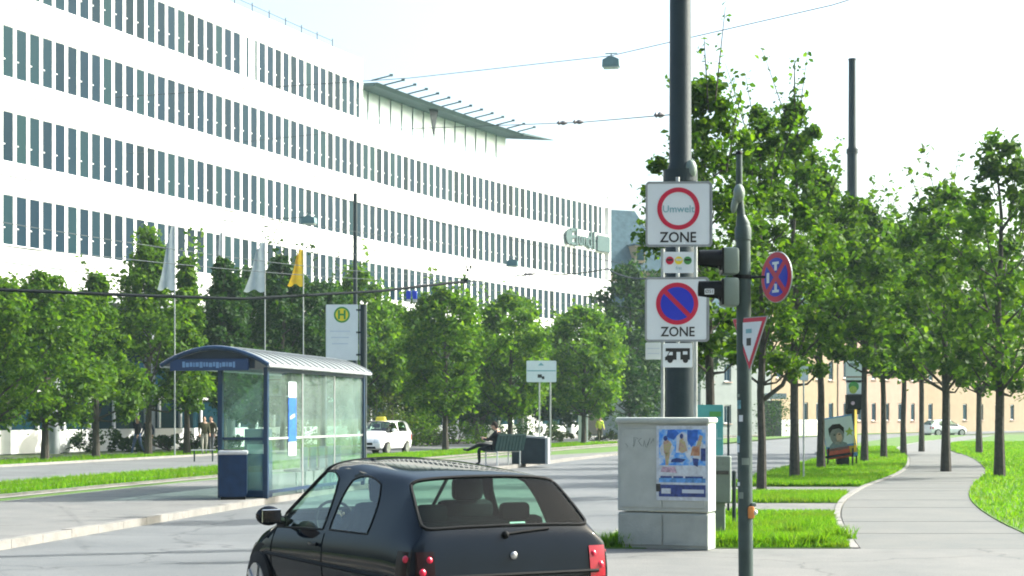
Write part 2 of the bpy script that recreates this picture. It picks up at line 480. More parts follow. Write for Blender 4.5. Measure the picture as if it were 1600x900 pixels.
def link(name, me, parent=None, label=None, kind=None):
    o = bpy.data.objects.new(name, me); COL.objects.link(o)
    if parent is not None: o.parent = parent
    if label: o['label'] = label
    if kind: o['kind'] = kind
    return o

def thing(name, label, cat, loc=(0, 0, 0), rz=0.0, group=None):
    o = bpy.data.objects.new(name, None); COL.objects.link(o)
    o.empty_display_size = .2
    o.location = loc; o.rotation_euler = (0, 0, rz)
    o['label'] = label; o['category'] = cat
    if group: o['group'] = group
    return o

def tag(o, label, cat, group=None):
    o['label'] = label; o['category'] = cat
    if group: o['group'] = group
    return o

def copy_tree(o, parent=None):
    c = o.copy(); COL.objects.link(c); c.parent = parent
    for ch in list(o.children): copy_tree(ch, c)
    return c

def text_mesh(txt, size, m, name, parent, loc, rot=(R(90), 0, 0), align='CENTER', ext=.0015, sx=1.0, bold=0.0, label=None):
    cu = bpy.data.curves.new('lettering', 'FONT')
    cu.body = txt; cu.size = size; cu.align_x = align; cu.align_y = 'CENTER'; cu.extrude = ext; cu.offset = bold
    cu.resolution_u = 3
    to = bpy.data.objects.new('lettering', cu); COL.objects.link(to)
    bpy.context.view_layer.update()
    me = bpy.data.meshes.new_from_object(to.evaluated_get(bpy.context.evaluated_depsgraph_get()))
    bpy.data.objects.remove(to)
    me.materials.clear(); me.materials.append(MATS[m])
    o = link(name, me, parent, label)
    o.location = loc; o.rotation_euler = rot; o.scale = (sx, 1, 1)
    return o

def ribbon(name, xl, xr, ys, z, m, skirt=0.0, kind='structure'):
    """ground strip between two curves x(y)"""
    b = MB(); vs = []; fs = []
    for y in ys:
        vs += [(xl(y), y, z), (xr(y), y, z)]
    for i in range(len(ys)-1):
        fs.append((2*i, 2*i+1, 2*i+3, 2*i+2))
    b.add(vs, fs, m)
    if skirt > 0:
        n = len(ys)
        for side in (0, 1):
            sv = []
            for i in range(n):
                p = vs[2*i+side]; sv += [p, (p[0], p[1], z-skirt)]
            b.add(sv, [(2*i, 2*i+1, 2*i+3, 2*i+2) for i in range(n-1)], m)
        for i in (0, n-1):
            a, c = vs[2*i], vs[2*i+1]
            b.add([a, c, (c[0], c[1], z-skirt), (a[0], a[1], z-skirt)], [(0, 1, 2, 3)], m)
    return b.build(name, kind=kind)

def frange(a, b, n): return [a + (b-a)*i/n for i in range(n+1)]

# ------------------------------------------------------------------ ground, roads, paths
kerb = spline([G(0, 860), G(200, 825), G(465, 780), G(840, 727), G(960, 712), G(1125, 695), G(1283, 682), G(1450, 676)])
rside = spline([(.25, 17.5), (1.13, 22.7), (2.75, 31.3), (4.4, 38), (6.3, 45.3), (8.3, 52.9), (10.6, 61), (12.3, 67), (kerb(85)+8.6, 85), (kerb(110)+8.6, 110), (kerb(150)+8.8, 150), (kerb(185)+9, 185)])
pedge = spline([(3.7, 16), G(1342, 870), G(1312, 812), G(1322, 787), G(1350, 768), G(1405, 745), (rside(67)+3.7, 67), (rside(90)+4, 90), (rside(150)+4, 150)])
MB().add([(-400, -20, -.06), (500, -20, -.06), (500, 1500, -.06), (-400, 1500, -.06)], [(0, 1, 2, 3)], 'far_ground').build('ground', kind='structure')
ribbon('road', kerb, rside, frange(1, 230, 90), 0.0, 'asphalt')
def pw(y): return 4.9 if y < 60 else max(.7, 4.9 - (y-60)*.22)
PL = .12
ribbon('tram_platform', lambda y: kerb(y)-pw(y), lambda y: kerb(y)-.16, frange(8, 95, 60), PL, 'paving', .15)
ribbon('tram_bed', lambda y: kerb(y)-7.2, lambda y: kerb(y)-pw(y), frange(8, 220, 80), .02, 'soil_grass')
ribbon('grass_median', lambda y: kerb(y)-10.3, lambda y: kerb(y)-7.2, frange(8, 220, 80), .03, 'soil_grass')
ribbon('side_road', lambda y: kerb(y)-18.5, lambda y: kerb(y)-10.3, frange(8, 220, 80), .012, 'asphalt')
ribbon('grass_verge', lambda y: kerb(y)-22.5, lambda y: kerb(y)-18.5, frange(8, 220, 80), .03, 'soil_grass')
ribbon('footpath', lambda y: kerb(y)-25.5, lambda y: kerb(y)-22.5, frange(8, 220, 80), .02, 'paving')
for d in (5.25, 6.7, 8.0, 9.45):
    ribbon('track_slab', lambda y: kerb(y)-d-.28, lambda y: kerb(y)-d+.28, frange(8, 215, 80), .034, 'track_concrete')
    ribbon('tram_rail', lambda y: kerb(y)-d-.045, lambda y: kerb(y)-d+.045, frange(8, 215, 80), .09, 'rail_steel', .08)
for d, nm in ((10.3, 'road_edging'), (18.5, 'road_edging')):
    ribbon(nm, lambda y: kerb(y)-d-.08, lambda y: kerb(y)-d+.08, frange(8, 215, 80), .10, 'kerb_granite', .1)
GZ = .10
ribbon('crossing_pavement', lambda y: rside(y)+.16, lambda y: rside(y)+16, frange(3, 21.7, 12), GZ, 'paving', .12)
def gr(y0, y1, name='grass_strip'):
    return ribbon(name, lambda y: rside(y)+.16, lambda y: pedge(y)-.10, frange(y0, y1, max(8, int((y1-y0)/1.2))), GZ+.012, 'soil_grass', .12)
gr(21.7, 29.5); gr(33.0, 37.2); gr(40.6, 150)
ribbon('cross_path', lambda y: rside(y)+.16, lambda y: pedge(y)-.10, frange(29.5, 33.0, 6), GZ, 'paving', .12)
ribbon('cross_path', lambda y: rside(y)+.16, lambda y: pedge(y)-.10, frange(37.2, 40.6, 6), GZ, 'paving', .12)
PWD = 2.6
swalk = ribbon('sidewalk', lambda y: pedge(y)+.02, lambda y: pedge(y)+PWD, frange(21.7, 150, 90), GZ-.02, 'paving', .12)
ribbon('lawn', lambda y: pedge(y)+PWD-.01, lambda y: pedge(y)+60, frange(21.7, 150, 60), GZ+.012, 'soil_grass', .12)
# sidewalk slabs laid one by one (near part), each its own piece
def slab_piece(y0, y1, u0, u1, z, th, m, dz):
    b = MB(); g = .003
    c = [(pedge(y0)+u0+g, y0+g), (pedge(y0)+u1-g, y0+g), (pedge(y1)+u1-g, y1-g), (pedge(y1)+u0+g, y1-g)]
    vs = [(x, y, z+dz) for x, y in c] + [(x, y, z-th) for x, y in c]
    return b.add(vs, [(0, 1, 2, 3), (0, 4, 5, 1), (1, 5, 6, 2), (2, 6, 7, 3), (3, 7, 4, 0)], m)
cnt = 0
y = 21.72
row = 0
while y < 75 and cnt < 290:
    for j in range(1):
        u0 = .03 ; u1 = 2.58
        slab_piece(y, y+1.39, u0, u1, GZ, .03, 'slab_stone', rnd.uniform(-.003, .003)).build('paving_slab', swalk); cnt += 1
    y += 1.4
# border of the sidewalk and kerbs, stone by stone
def kerbline(name, fx, y0, y1, L, wdt, z, off, parent):
    y = y0
    while y < y1:
        a, c = fx(y)+off, fx(y+L)+off
        b = MB(); g = .009
        dz = rnd.uniform(-.006, .006)
        vs = []
        for (xx, yy) in ((a, y+g), (a+wdt, y+g), (c+wdt, y+L-g), (c, y+L-g)):
            vs.append((xx, yy, z+dz)); vs.append((xx, yy, -.04))
        b.add(vs, [(0, 2, 4, 6), (1, 0, 6, 7), (2, 3, 5, 4), (0, 1, 3, 2), (6, 4, 5, 7)], 'kerb_granite').build(name, parent)
        y += L
kp = ribbon('platform_kerb', lambda y: kerb(y)-.15, lambda y: kerb(y)-.01, frange(8, 95, 60), PL-.03, 'kerb_granite', .12)
kerbline('kerb_stone', kerb, 14, 74, 1.0, .16, PL+.004, -.16, kp)
kr = ribbon('roadside_kerb', lambda y: rside(y)+.01, lambda y: rside(y)+.15, frange(3, 150, 90), GZ-.02, 'kerb_granite', .12)
kerbline('kerb_stone', rside, 14, 66, 1.0, .16, GZ+.004, 0, kr)
ke = ribbon('sidewalk_edging', lambda y: pedge(y)-.09, lambda y: pedge(y)+.01, frange(21.7, 120, 80), GZ-.01, 'kerb_granite', .1)
kerbline('edging_stone', pedge, 21.7, 56, .8, .11, GZ+.02, -.10, ke)

# grass blades, leaning and uneven (stuff)
def grass(name, region, n, hgt, seed, z):
    g = np.random.default_rng(seed)
    xs, ys = region(g, n)
    n = len(xs)
    h = hgt*g.uniform(.5, 1.4, n); a = g.uniform(0, 6.283, n); wd = g.uniform(.006, .013, n)*np.clip(ys/25, 1, 4)
    lx = g.normal(0, .5, n)*h; ly = g.normal(0, .5, n)*h
    v = np.zeros((n, 3, 3))
    v[:, 0] = np.stack([xs-np.cos(a)*wd, ys-np.sin(a)*wd, np.full(n, z)], 1)
    v[:, 1] = np.stack([xs+np.cos(a)*wd, ys+np.sin(a)*wd, np.full(n, z)], 1)
    v[:, 2] = np.stack([xs+lx, ys+ly, z+h], 1)
    me = bpy.data.meshes.new(name)
    me.vertices.add(3*n); me.vertices.foreach_set('co', v.reshape(-1))
    me.loops.add(3*n); me.loops.foreach_set('vertex_index', np.arange(3*n, dtype=np.int32))
    me.polygons.add(n); me.polygons.foreach_set('loop_start', np.arange(0, 3*n, 3, dtype=np.int32)); me.polygons.foreach_set('loop_total', np.full(n, 3, dtype=np.int32))
    me.materials.append(MATS['grass_blade']); me.update(); me.validate()
    return link(name, me, kind='stuff')
def region_between(xl, xr, y0, y1, pw_=1.0):
    def f(g, n):
        ys = y0 + (y1-y0)*g.uniform(0, 1, n)**pw_
        u = g.uniform(0, 1, n)
        L = np.array([xl(q) for q in ys]); Rr = np.array([xr(q) for q in ys])
        clump = np.sin(ys*5.1+L*3)*.5 + g.normal(0, .7, n)
        return (L + (Rr-L)*u), ys
    return f
rg = lambda y: rside(y)+.18
pg_ = lambda y: pedge(y)-.12
grass('grass_blades', region_between(rg, pg_, 21.75, 29.45), 60000, .075, 1, GZ+.01)
grass('grass_blades', region_between(rg, pg_, 33.05, 37.15), 22000, .09, 2, GZ+.01)
grass('grass_blades', region_between(rg, pg_, 40.7, 90, 1.6), 50000, .12, 3, GZ+.01)
grass('grass_blades', region_between(lambda y: pedge(y)+PWD+.0, lambda y: pedge(y)+PWD+9, 21.75, 110, 1.9), 80000, .09, 4, GZ+.01)
grass('grass_blades', region_between(lambda y: kerb(y)-10.2, lambda y: kerb(y)-7.3, 35, 110, 1.2), 50000, .13, 5, .03)
grass('grass_blades', region_between(lambda y: kerb(y)-22.4, lambda y: kerb(y)-18.6, 50, 120, 1.2), 20000, .13, 6, .03)
# unmown tufts at the foot of the cabinet and along the near edge of the grass
def tuft(g, n):
    c = g.integers(0, 26, n)
    g2 = np.random.default_rng(11)
    cx = g2.uniform(1.2, 4.2, 26); cy = g2.uniform(21.8, 22.3, 26)
    cy[18:] = g2.uniform(23, 29, 8); cx[18:] = g2.uniform(2.8, 4.9, 8)
    return cx[c] + g.normal(0, .10, n), cy[c] + np.abs(g.normal(0, .09, n))
grass('grass_tufts', tuft, 9000, .16, 9, GZ+.01)

# ------------------------------------------------------------------ office building on a bent plan
ZR = H - 1.75
fac = spline([(-28.5, 62.4), (-19.48, 84.4), (-15.3, 94.8), (-10.0, 108.0), (-2.2, 124.5), (8.2, 142.5)])
_ys = np.linspace(62.4, 142.5, 1200); _xs = np.array([fac(q) for q in _ys])
_s = np.concatenate([[0], np.cumsum(np.hypot(np.diff(_xs), np.diff(_ys)))])
SLEN = _s[-1]
def fp(s):
    y = float(np.interp(s, _s, _ys)); x = float(np.interp(s, _s, _xs))
    y2 = float(np.interp(min(s+.5, SLEN), _s, _ys)); x2 = float(np.interp(min(s+.5, SLEN), _s, _xs))
    y1 = float(np.interp(max(s-.5, 0), _s, _ys)); x1 = float(np.interp(max(s-.5, 0), _s, _xs))
    t = Vector((x2-x1, y2-y1, 0)).normalized()
    return Vector((x, y, 0)), t, Vector((t.y, -t.x, 0))     # point, tangent, outward normal
def s_at_px(px):
    q = _xs / _ys * F + 800
    return float(np.interp(px, q, _s))
PITCH = .94
NW = int(SLEN / PITCH)
rows = [(9.55, 11.85), (13.35, 15.65), (17.2, 19.55), (21.1, 23.45)]
rows = [(a+ZR, b+ZR) for a, b in rows]
S_T = s_at_px(571)                      # where the top storey steps back to the terrace
NT = int(S_T / PITCH)
S_T = NT * PITCH
bld = thing('office_building', 'long white office building with four rows of narrow upright windows and a roof terrace canopy', 'building', (0, 0, 0))

def loft(mb, prof, s0, s1, m, ds=1.0, caps=True):
    """sweep a closed profile [(outward offset, z)] along the facade"""
    n = max(1, int(round((s1-s0)/ds)))
    vs = []; k = len(prof)
    for i in range(n+1):
        p, t, o = fp(s0 + (s1-s0)*i/n)
        for off, z in prof: q = p + o*off; vs.append((q.x, q.y, z))
    fs = []
    for i in range(n):
        for j in range(k):
            j2 = (j+1) % k
            fs.append((i*k+j, (i+1)*k+j, (i+1)*k+j2, i*k+j2))
    if caps: fs += [tuple(range(k)), tuple(n*k+j for j in range(k))[::-1]]
    mb.add(vs, fs, m)

def band(z0, z1, s0, s1, label=None):
    """white spandrel with a thin shadow joint a third of the way down and a drip ledge"""
    zm = z0 + (z1-z0)*.56
    b = MB()
    loft(b, [(-.55, z0), (.0, z0), (.0, zm-.03), (-.07, zm-.03), (-.07, zm+.03), (.0, zm+.03), (.0, z1-.06), (.05, z1-.06), (.05, z1), (-.55, z1)], s0, s1, 'facade_white')
    loft(b, [(-.068, zm-.03), (-.04, zm-.03), (-.04, zm+.03), (-.068, zm+.03)], s0, s1, 'sign_letter')
    return b.build('spandrel', bld, label=label)
zs = [7.7+ZR] + [z for r_ in rows for z in r_]
band(7.7+ZR, rows[0][0], 0, SLEN)
band(rows[0][1], rows[1][0], 0, SLEN)
band(rows[1][1], rows[2][0], 0, SLEN)
band(rows[2][1], rows[3][0], 0, SLEN)
band(rows[3][1], 25.0+ZR, 0, S_T, 'roof parapet band above the top row of windows')
# piers between the windows
PWID = .20
for r_, (z0, z1) in enumerate(rows):
    b = MB()
    n = NT if r_ == 3 else NW
    for i in range(n+1):
        s = min(i*PITCH, SLEN - .18) if i else .18
        if r_ == 3 and i == n: s = S_T - .12
        p, t, o = fp(s)
        rot = Matrix((( t.x, o.x, 0), (t.y, o.y, 0), (0, 0, 1))).to_3x3()
        b.box(p + o*(-.20) + Vector((0, 0, (z0+z1)/2)), (PWID if i < n else .5, .36, z1-z0+.02), 'facade_white', rot)
    b.build('pier', bld, kind='stuff')
# windows: frame mesh with casement bars and a handle, pane as sub-part
def window_meshes(hgt):
    wd = PITCH - PWID + .02
    f = MB()
    fw = .03
    f.box((-wd/2+fw/2, -.04, hgt/2), (fw, .07, hgt), 'window_frame_white')
    f.box((wd/2-fw/2, -.04, hgt/2), (fw, .07, hgt), 'window_frame_white')
    f.box((0, -.04, fw/2), (wd-2*fw, .07, fw), 'window_frame_white')
    f.box((0, -.04, hgt-fw/2), (wd-2*fw, .07, fw), 'window_frame_white')
    f.box((-wd/2+.10, -.085, hgt*.34), (.10, .04, .045), 'window_frame_white')
    g = MB(); g.box((0, -.06, hgt/2), (wd-2*fw-.004, .02, hgt-2*fw-.004), 'pane')
    d = MB(); d.box((-.14, -.085, hgt/2-.03), (wd*.56, .02, hgt-.12), 'fence_white')
    return f.mesh('window'), g.mesh('window_pane'), d.mesh('blind')
wm = [window_meshes(b-a) for a, b in rows]
nwin_ = 0
rest = MB()
for r_ in (3, 2, 1, 0):
    z0, z1 = rows[r_]
    n = NT if r_ == 3 else NW
    for i in range(n):
        p, t, o = fp((i+.5)*PITCH)
        px = p.x/p.y*F+800
        if px < -30: continue
        fr, pn, bl = wm[r_]
        q = p + o*(-.10)
        nwin_ += 1
        if nwin_ > 298:          # past the first 300 (behind the trees): same windows joined
            rot = Matrix(((t.x, -o.x, 0), (t.y, -o.y, 0), (0, 0, 1))).to_3x3()
            for me_, mn in ((fr, 'window_frame_white'), (pn, 'pane')):
                rest.add([rot @ v.co + Vector((q.x, q.y, z0)) for v in me_.vertices], [tuple(f.vertices) for f in me_.polygons], mn)
            continue
        ob = link('window', fr, bld); ob.location = (q.x, q.y, z0); ob.rotation_euler = (0, 0, math.atan2(t.y, t.x))
        link('window_pane', pn, ob)
        if r_ == 3 and (379 < px < 404):
            link('blind', bl, ob, label='white blind drawn down behind the glass')
if rest.v: rest.build('window_row', bld, kind='stuff')
# dark core behind, roofs, end wall
b = MB()
loft(b, [(-.62, 7.75+ZR), (-.62, 21.0+ZR), (-15, 21.0+ZR), (-15, 7.75+ZR)], 0, SLEN, 'interior_dark', 2.0)
b.build('building_core', bld)
b = MB(); loft(b, [(-.56, 21.02+ZR), (-.56, 24.3+ZR), (-15, 24.3+ZR), (-15, 21.02+ZR)], 0, S_T, 'facade_white', 2.0)
b.build('top_storey', bld)
b = MB(); p, t, o = fp(SLEN)
rot = Matrix(((t.x, o.x, 0), (t.y, o.y, 0), (0, 0, 1))).to_3x3()
b.box(p + t*.2 + o*(-7.4) + Vector((0, 0, 14.3+ZR)), (.4, 15.0, 13.3), 'facade_white', rot)
b.build('end_wall', bld)
# recessed roof terrace: frosted screen panels, posts, flat canopy with outrigger louvre arms
S_C0, S_C1 = S_T + .3, s_at_px(802)
npan = int((S_C1 - S_C0) / 1.5)
panel_me = None
for i in range(npan):
    sa = S_C0 + (S_C1-S_C0)*i/npan; sb = S_C0 + (S_C1-S_C0)*(i+1)/npan
    b = MB(); loft(b, [(-.75, 21.05+ZR), (-.65, 21.05+ZR), (-.65, 23.3+ZR), (-.75, 23.3+ZR)], sa+.04, sb-.04, 'frosted_panel', 1.0)
    b.build('screen_panel', bld)
    b = MB(); p, t, o = fp(sa)
    q = p + o*(-.60)
    b.tube([(q.x, q.y, 21.0+ZR), (q.x, q.y, 23.35+ZR)], .028, 'sign_letter', 6)
    b.build('screen_post', bld)
b = MB(); loft(b, [(-6, 23.3+ZR), (.7, 23.3+ZR), (.95, 23.5+ZR), (-6, 23.75+ZR)], S_C0, S_C1, 'canopy_metal', 1.0)
p, t, o = fp(S_C1)
a0 = p + o*.95; a1 = p + o*(-2.0); tip = p + o*1.6 + t*3.6
b.add([(a0.x, a0.y, 23.42+ZR), (a1.x, a1.y, 23.42+ZR), (tip.x, tip.y, 23.45+ZR), (a0.x, a0.y, 23.56+ZR), (a1.x, a1.y, 23.56+ZR), (tip.x, tip.y, 23.5+ZR)],
      [(0, 1, 2), (3, 5, 4), (0, 2, 5, 3), (1, 4, 5, 2), (0, 3, 4, 1)], 'canopy_metal')
b.build('canopy', bld, label='thin grey green roof canopy ending in a point')
na = 14
for i in range(na):
    p, t, o = fp(S_C0 + .4 + (S_C1 - S_C0)*i/(na-1)*.99)
    q0 = p + o*.3; q1 = p + o*1.75
    b = MB(); b.tube([(q0.x, q0.y, 23.75+ZR), (q1.x, q1.y, 23.95+ZR)], .05, 'canopy_metal', 6)
    b.box((q1.x, q1.y, 23.97+ZR), (.22, .16, .14), 'canopy_metal')
    b.build('canopy_arm', bld)
for sx in (.42,):
    p, t, o = fp(S_C0 + (S_C1-S_C0)*sx)
    q = p + o*(.3)
    MB().add([(q.x-.3, q.y-.3, 23.3+ZR), (q.x+.3, q.y+.3, 23.3+ZR), (q.x+.05, q.y+.05, 21.6+ZR), (q.x-.05, q.y, 21.6+ZR)], [(0, 1, 2, 3)], 'mast_paint').build('canopy_bracket', bld)
# roof rail with small uprights above the top storey
b = MB()
sa = 0
pts = []
while sa < S_T - .5:
    p, t, o = fp(sa); q = p + o*(-1.2)
    pts.append((q.x, q.y, 25.95+ZR)); b.tube([(q.x, q.y, 24.3+ZR), (q.x, q.y, 26.1+ZR)], .03, 'wire_grey', 5)
    sa += 2.0
b.tube(pts, .02, 'wire_grey', 5)
b.build('roof_rail', bld)
# ground storey: recessed dark glazing, white sills and posts, round columns
b = MB(); loft(b, [(-2.7, 0), (-2.6, 0), (-2.6, 1.15), (-2.7, 1.15)], 0, SLEN, 'facade_white', 2.0)
b.build('plinth', bld)
b = MB(); loft(b, [(-2.72, 1.15), (-2.66, 1.15), (-2.66, 2.75), (-2.72, 2.75)], 0, SLEN, 'pane', 2.0); b.build('ground_glazing', bld)
b = MB(); loft(b, [(-2.9, 2.75), (-2.5, 2.75), (-2.5, 3.1), (-2.9, 3.1)], 0, SLEN, 'facade_white', 2.0); b.build('lintel', bld)
b = MB(); loft(b, [(-3.0, 3.1), (-2.95, 3.1), (-2.95, 7.7+ZR), (-3.0, 7.7+ZR)], 0, SLEN, 'pane', 2.0); b.build('upper_glazing', bld)
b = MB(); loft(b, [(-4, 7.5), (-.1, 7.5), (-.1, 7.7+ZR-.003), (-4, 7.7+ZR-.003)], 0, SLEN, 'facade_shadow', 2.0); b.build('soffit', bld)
b = MB(); loft(b, [(-2.95, 4.7), (-2.6, 4.7), (-2.6, 5.3), (-2.95, 5.3)], s_at_px(585), s_at_px(840), 'facade_white', 2.0); b.build('gallery_front', bld)
s = 1.0
while s < SLEN:
    p, t, o = fp(s); q = p + o*(-2.58)
    rot = Matrix(((t.x, o.x, 0), (t.y, o.y, 0), (0, 0, 1))).to_3x3()
    MB().box((q.x, q.y, 1.96), (.16, .12, 1.56), 'window_frame_white', rot).build('mullion', bld)
    s += 2.1
s = 3.0
while s < SLEN:
    p, t, o = fp(s); q = p + o*(-.9)
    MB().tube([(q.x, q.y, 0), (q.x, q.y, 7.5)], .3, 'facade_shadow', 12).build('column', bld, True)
    s += 8.0
for px in (618, 638, 667, 690, 866, 878):
    p, t, o = fp(s_at_px(px)); q = p + o*(-2.2)
    rot = Matrix(((t.x, o.x, 0), (t.y, o.y, 0), (0, 0, 1))).to_3x3()
    zz = (4.9, 1.7) if px in (618, 638) else (1.5, 3.0)  # upper pair: white reflections in the glazing built as boxes; the rest are panels
    MB().box((q.x, q.y, zz[0]), (1.1, .08, zz[1] if px not in (618, 638) else 2.0), 'facade_white', rot).build('panel_and_reflection', bld)
# company lettering on the spandrel under the third row (emblem block, letters, plate)
def on_facade(px, z, off):
    p, t, o = fp(s_at_px(px)); q = p + o*off
    return Vector((q.x, q.y, z)), math.atan2(t.y, t.x), p.y
zc = rows[1][1] + .78
p0, a0, yy = on_facade(886, zc, .12)
e = MB(); e.disc(0, 0, .62, -.1, .0, 'sign_letter', 20, .8); eo = e.build('emblem', bld); eo.location = p0
eo.rotation_euler = (0, 0, a0)
for i, (ch, px, sz) in enumerate((('E', 893, 1.9), ('l', 899, 2.1), ('u', 905, 1.6), ('n', 912, 1.6), ('d', 919, 1.9), ('l', 926, 2.1))):
    q, a, yy = on_facade(px, zc, .12)
    text_mesh(ch, sz, 'sign_letter', 'letter', bld, q, (R(90), 0, a), ext=.05, bold=.03)
p1, a1, yy = on_facade(941, zc-.05, .12)
e = MB(); e.box((0, 0, 0), (2.3, .1, 1.3), 'sign_letter'); o_ = e.build('sign_plate', bld); o_.location = p1; o_.rotation_euler = (0, 0, a1)

# ------------------------------------------------------------------ buildings farther off
def far_building(name, label, pa, pb, depth, eave, roof_h, wall, roofm, floors, nwin, winm='pane', base=0, win=(1.0, 1.7), dorm=0):
    """block between two ground points (front wall pa -> pb), gabled or mansard roof, real window openings set back"""
    pa = Vector(pa); pb = Vector(pb); d = pb-pa; L = d.length; ang = math.atan2(d.y, d.x)
    t = thing(name, label, 'building', pa, ang)
    # wall made of strips around the openings
    b = MB(); fh = eave/floors; cell = L/nwin; ww, wh = win
    b.box((L/2, depth/2+.3, eave/2), (L-.02, depth-.3, eave-.02), wall)
    for fl in range(floors):
        z0 = fl*fh + fh*.3; 
        b.box((L/2, .15, fl*fh + fh*.15), (L, .3, fh*.3), wall)
        b.box((L/2, .15, z0+wh + (fh*.7-wh)/2), (L, .3, fh*.7-wh), wall)
        for i in range(nwin+1):
            x0 = 0 if i == 0 else i*cell - (cell-ww)/2
            x1 = L if i == nwin else i*cell + (cell-ww)/2
            b.box(((x0+x1)/2, .15, z0+wh/2), (x1-x0, .3, wh), wall)
    b.build('wall', t)
    fm = MB(); fm.box((0, .17, wh/2), (ww-.01, .06, wh-.01), 'window_frame_white'); fme = fm.mesh('window')
    gm = MB()
    for sx in (-1, 1): gm.box((sx*ww*.235, .13, wh/2), (ww*.40, .03, wh*.88), winm)
    gme = gm.mesh('window_pane')
    sm = MB(); sm.box((0, -.06, -.06), (ww+.2, .14, .08), 'trim_brown'); sme = sm.mesh('sill')
    for fl in range(floors):
        for i in range(nwin):
            wo = link('window', fme, t); wo.location = ((i+.5)*cell, 0, fl*fh + fh*.3)
            link('window_pane', gme, wo); link('sill', sme, wo)
    rb = MB()
    ov = .35
    vs = [(-ov, -ov, eave), (L+ov, -ov, eave), (L+ov, depth+ov, eave), (-ov, depth+ov, eave),
          (roof_h*.35, roof_h*.5, eave+roof_h), (L-roof_h*.35, roof_h*.5, eave+roof_h), (L-roof_h*.35, depth-roof_h*.5, eave+roof_h), (roof_h*.35, depth-roof_h*.5, eave+roof_h)]
    rb.add(vs, [(3, 2, 1, 0), (4, 5, 6, 7), (0, 1, 5, 4), (1, 2, 6, 5), (2, 3, 7, 6), (3, 0, 4, 7)], roofm)
    rf = rb.build('roof', t)
    for k in range(dorm):
        x = L*(k+.5)/dorm
        MB().box((x, .9, eave+1.6), (1.1, 2.6, 1.7), 'render_beige').box((x, -.42, eave+1.6), (.8, .06, 1.2), 'pane').box((x, .9, eave+2.53), (1.4, 2.9, .16), roofm).build('dormer', rf)
    MB().box((L*.3, depth*.5, eave+roof_h+.5), (.9, .7, 1.8), 'trim_brown').build('chimney', rf)
    return t
def gp(px, Y): return Vector(((px-800)/F*Y, Y, 0))
far_building('townhouse', 'grey townhouse with tall slate mansard roof right beside the white office block', gp(948, 163), gp(1046, 166), 12, 16.2, 6.3, 'render_beige', 'slate', 4, 4, dorm=1)
far_building('townhouse', 'pale grey green house with a dark entrance behind the traffic light pole', gp(1095, 150), gp(1204, 157), 12, 11.5, 3.0, 'render_pale', 'slate', 3, 4)
far_building('apartment_house', 'cream apartment house seen between the street tree trunks', gp(1206, 158), gp(1308, 170), 12, 12.6, 3.0, 'render_beige', 'slate', 3, 5, win=(1.1, 1.9))
far_building('apartment_house', 'peach coloured apartment house behind the catenary mast at the right', gp(1310, 170), gp(1436, 187), 12, 13.2, 3.0, 'render_peach', 'slate', 3, 6, win=(1.1, 1.9))
far_building('apartment_house', 'cream row house farthest to the right behind the lawn trees', gp(1440, 188), gp(1680, 222), 12, 13.5, 3.2, 'render_beige', 'slate', 3, 10, win=(1.1, 1.9))
# entrance of the pale house
d = thing('house_entrance', 'dark doorway with a pale canopy in the pale grey house', 'doorway', gp(1207, 149) , .2)
MB().box((0, .1, 1.6), (1.7, .2, 3.2), 'interior_dark').build('door', d)
MB().box((0, -.2, 3.6), (2.2, .8, .5), 'poster_grey').build('door_canopy', d)
# picket fence in front of the cream house
fn = thing('picket_fence', 'low white picket fence in front of the cream apartment house', 'fence', gp(1222, 150), math.atan2(8, 7))
fme = MB().box((0, 0, .75), (.16, .06, 1.5), 'fence_white').mesh('picket')
for i in range(34):
    o_ = link('picket', fme, fn); o_.location = (i*.33, 0, 0)
for z in (.35, 1.2):
    MB().box((5.5, .06, z), (11.4, .05, .1), 'fence_white').build('rail', fn)

# ------------------------------------------------------------------ trees and shrubs
def leaf_cloud(name, pts, size, m, seed, parent, droop=.3, kind=None):
    g = np.random.default_rng(seed)
    n = len(pts)
    nrm = g.normal(0, 1, (n, 3)); nrm[:, 2] = np.abs(nrm[:, 2]) + .25
    nrm /= np.linalg.norm(nrm, axis=1)[:, None]
    up = g.normal(0, 1, (n, 3)); up[:, 2] -= droop
    a = np.cross(nrm, up); a /= np.linalg.norm(a, axis=1)[:, None] + 1e-9
    b = np.cross(nrm, a)
    L = size*g.uniform(.45, 1.4, n)[:, None]; Wd = L*g.uniform(.55, .85, n)[:, None]
    v = np.zeros((n, 5, 3))
    v[:, 0] = pts - b*L*.5
    v[:, 1] = pts + a*Wd*.5 - b*L*.05 + nrm*L*.10
    v[:, 2] = pts + a*Wd*.18 + b*L*.5
    v[:, 3] = pts - a*Wd*.18 + b*L*.5
    v[:, 4] = pts - a*Wd*.5 - b*L*.05 + nrm*L*.10
    me = bpy.data.meshes.new(name)
    me.vertices.add(5*n); me.vertices.foreach_set('co', v.reshape(-1))
    me.loops.add(5*n); me.loops.foreach_set('vertex_index', np.arange(5*n, dtype=np.int32))
    me.polygons.add(n); me.polygons.foreach_set('loop_start', np.arange(0, 5*n, 5, dtype=np.int32)); me.polygons.foreach_set('loop_total', np.full(n, 5, dtype=np.int32))
    me.materials.append(MATS[m]); me.update(); me.validate()
    return link(name, me, parent, kind=kind)

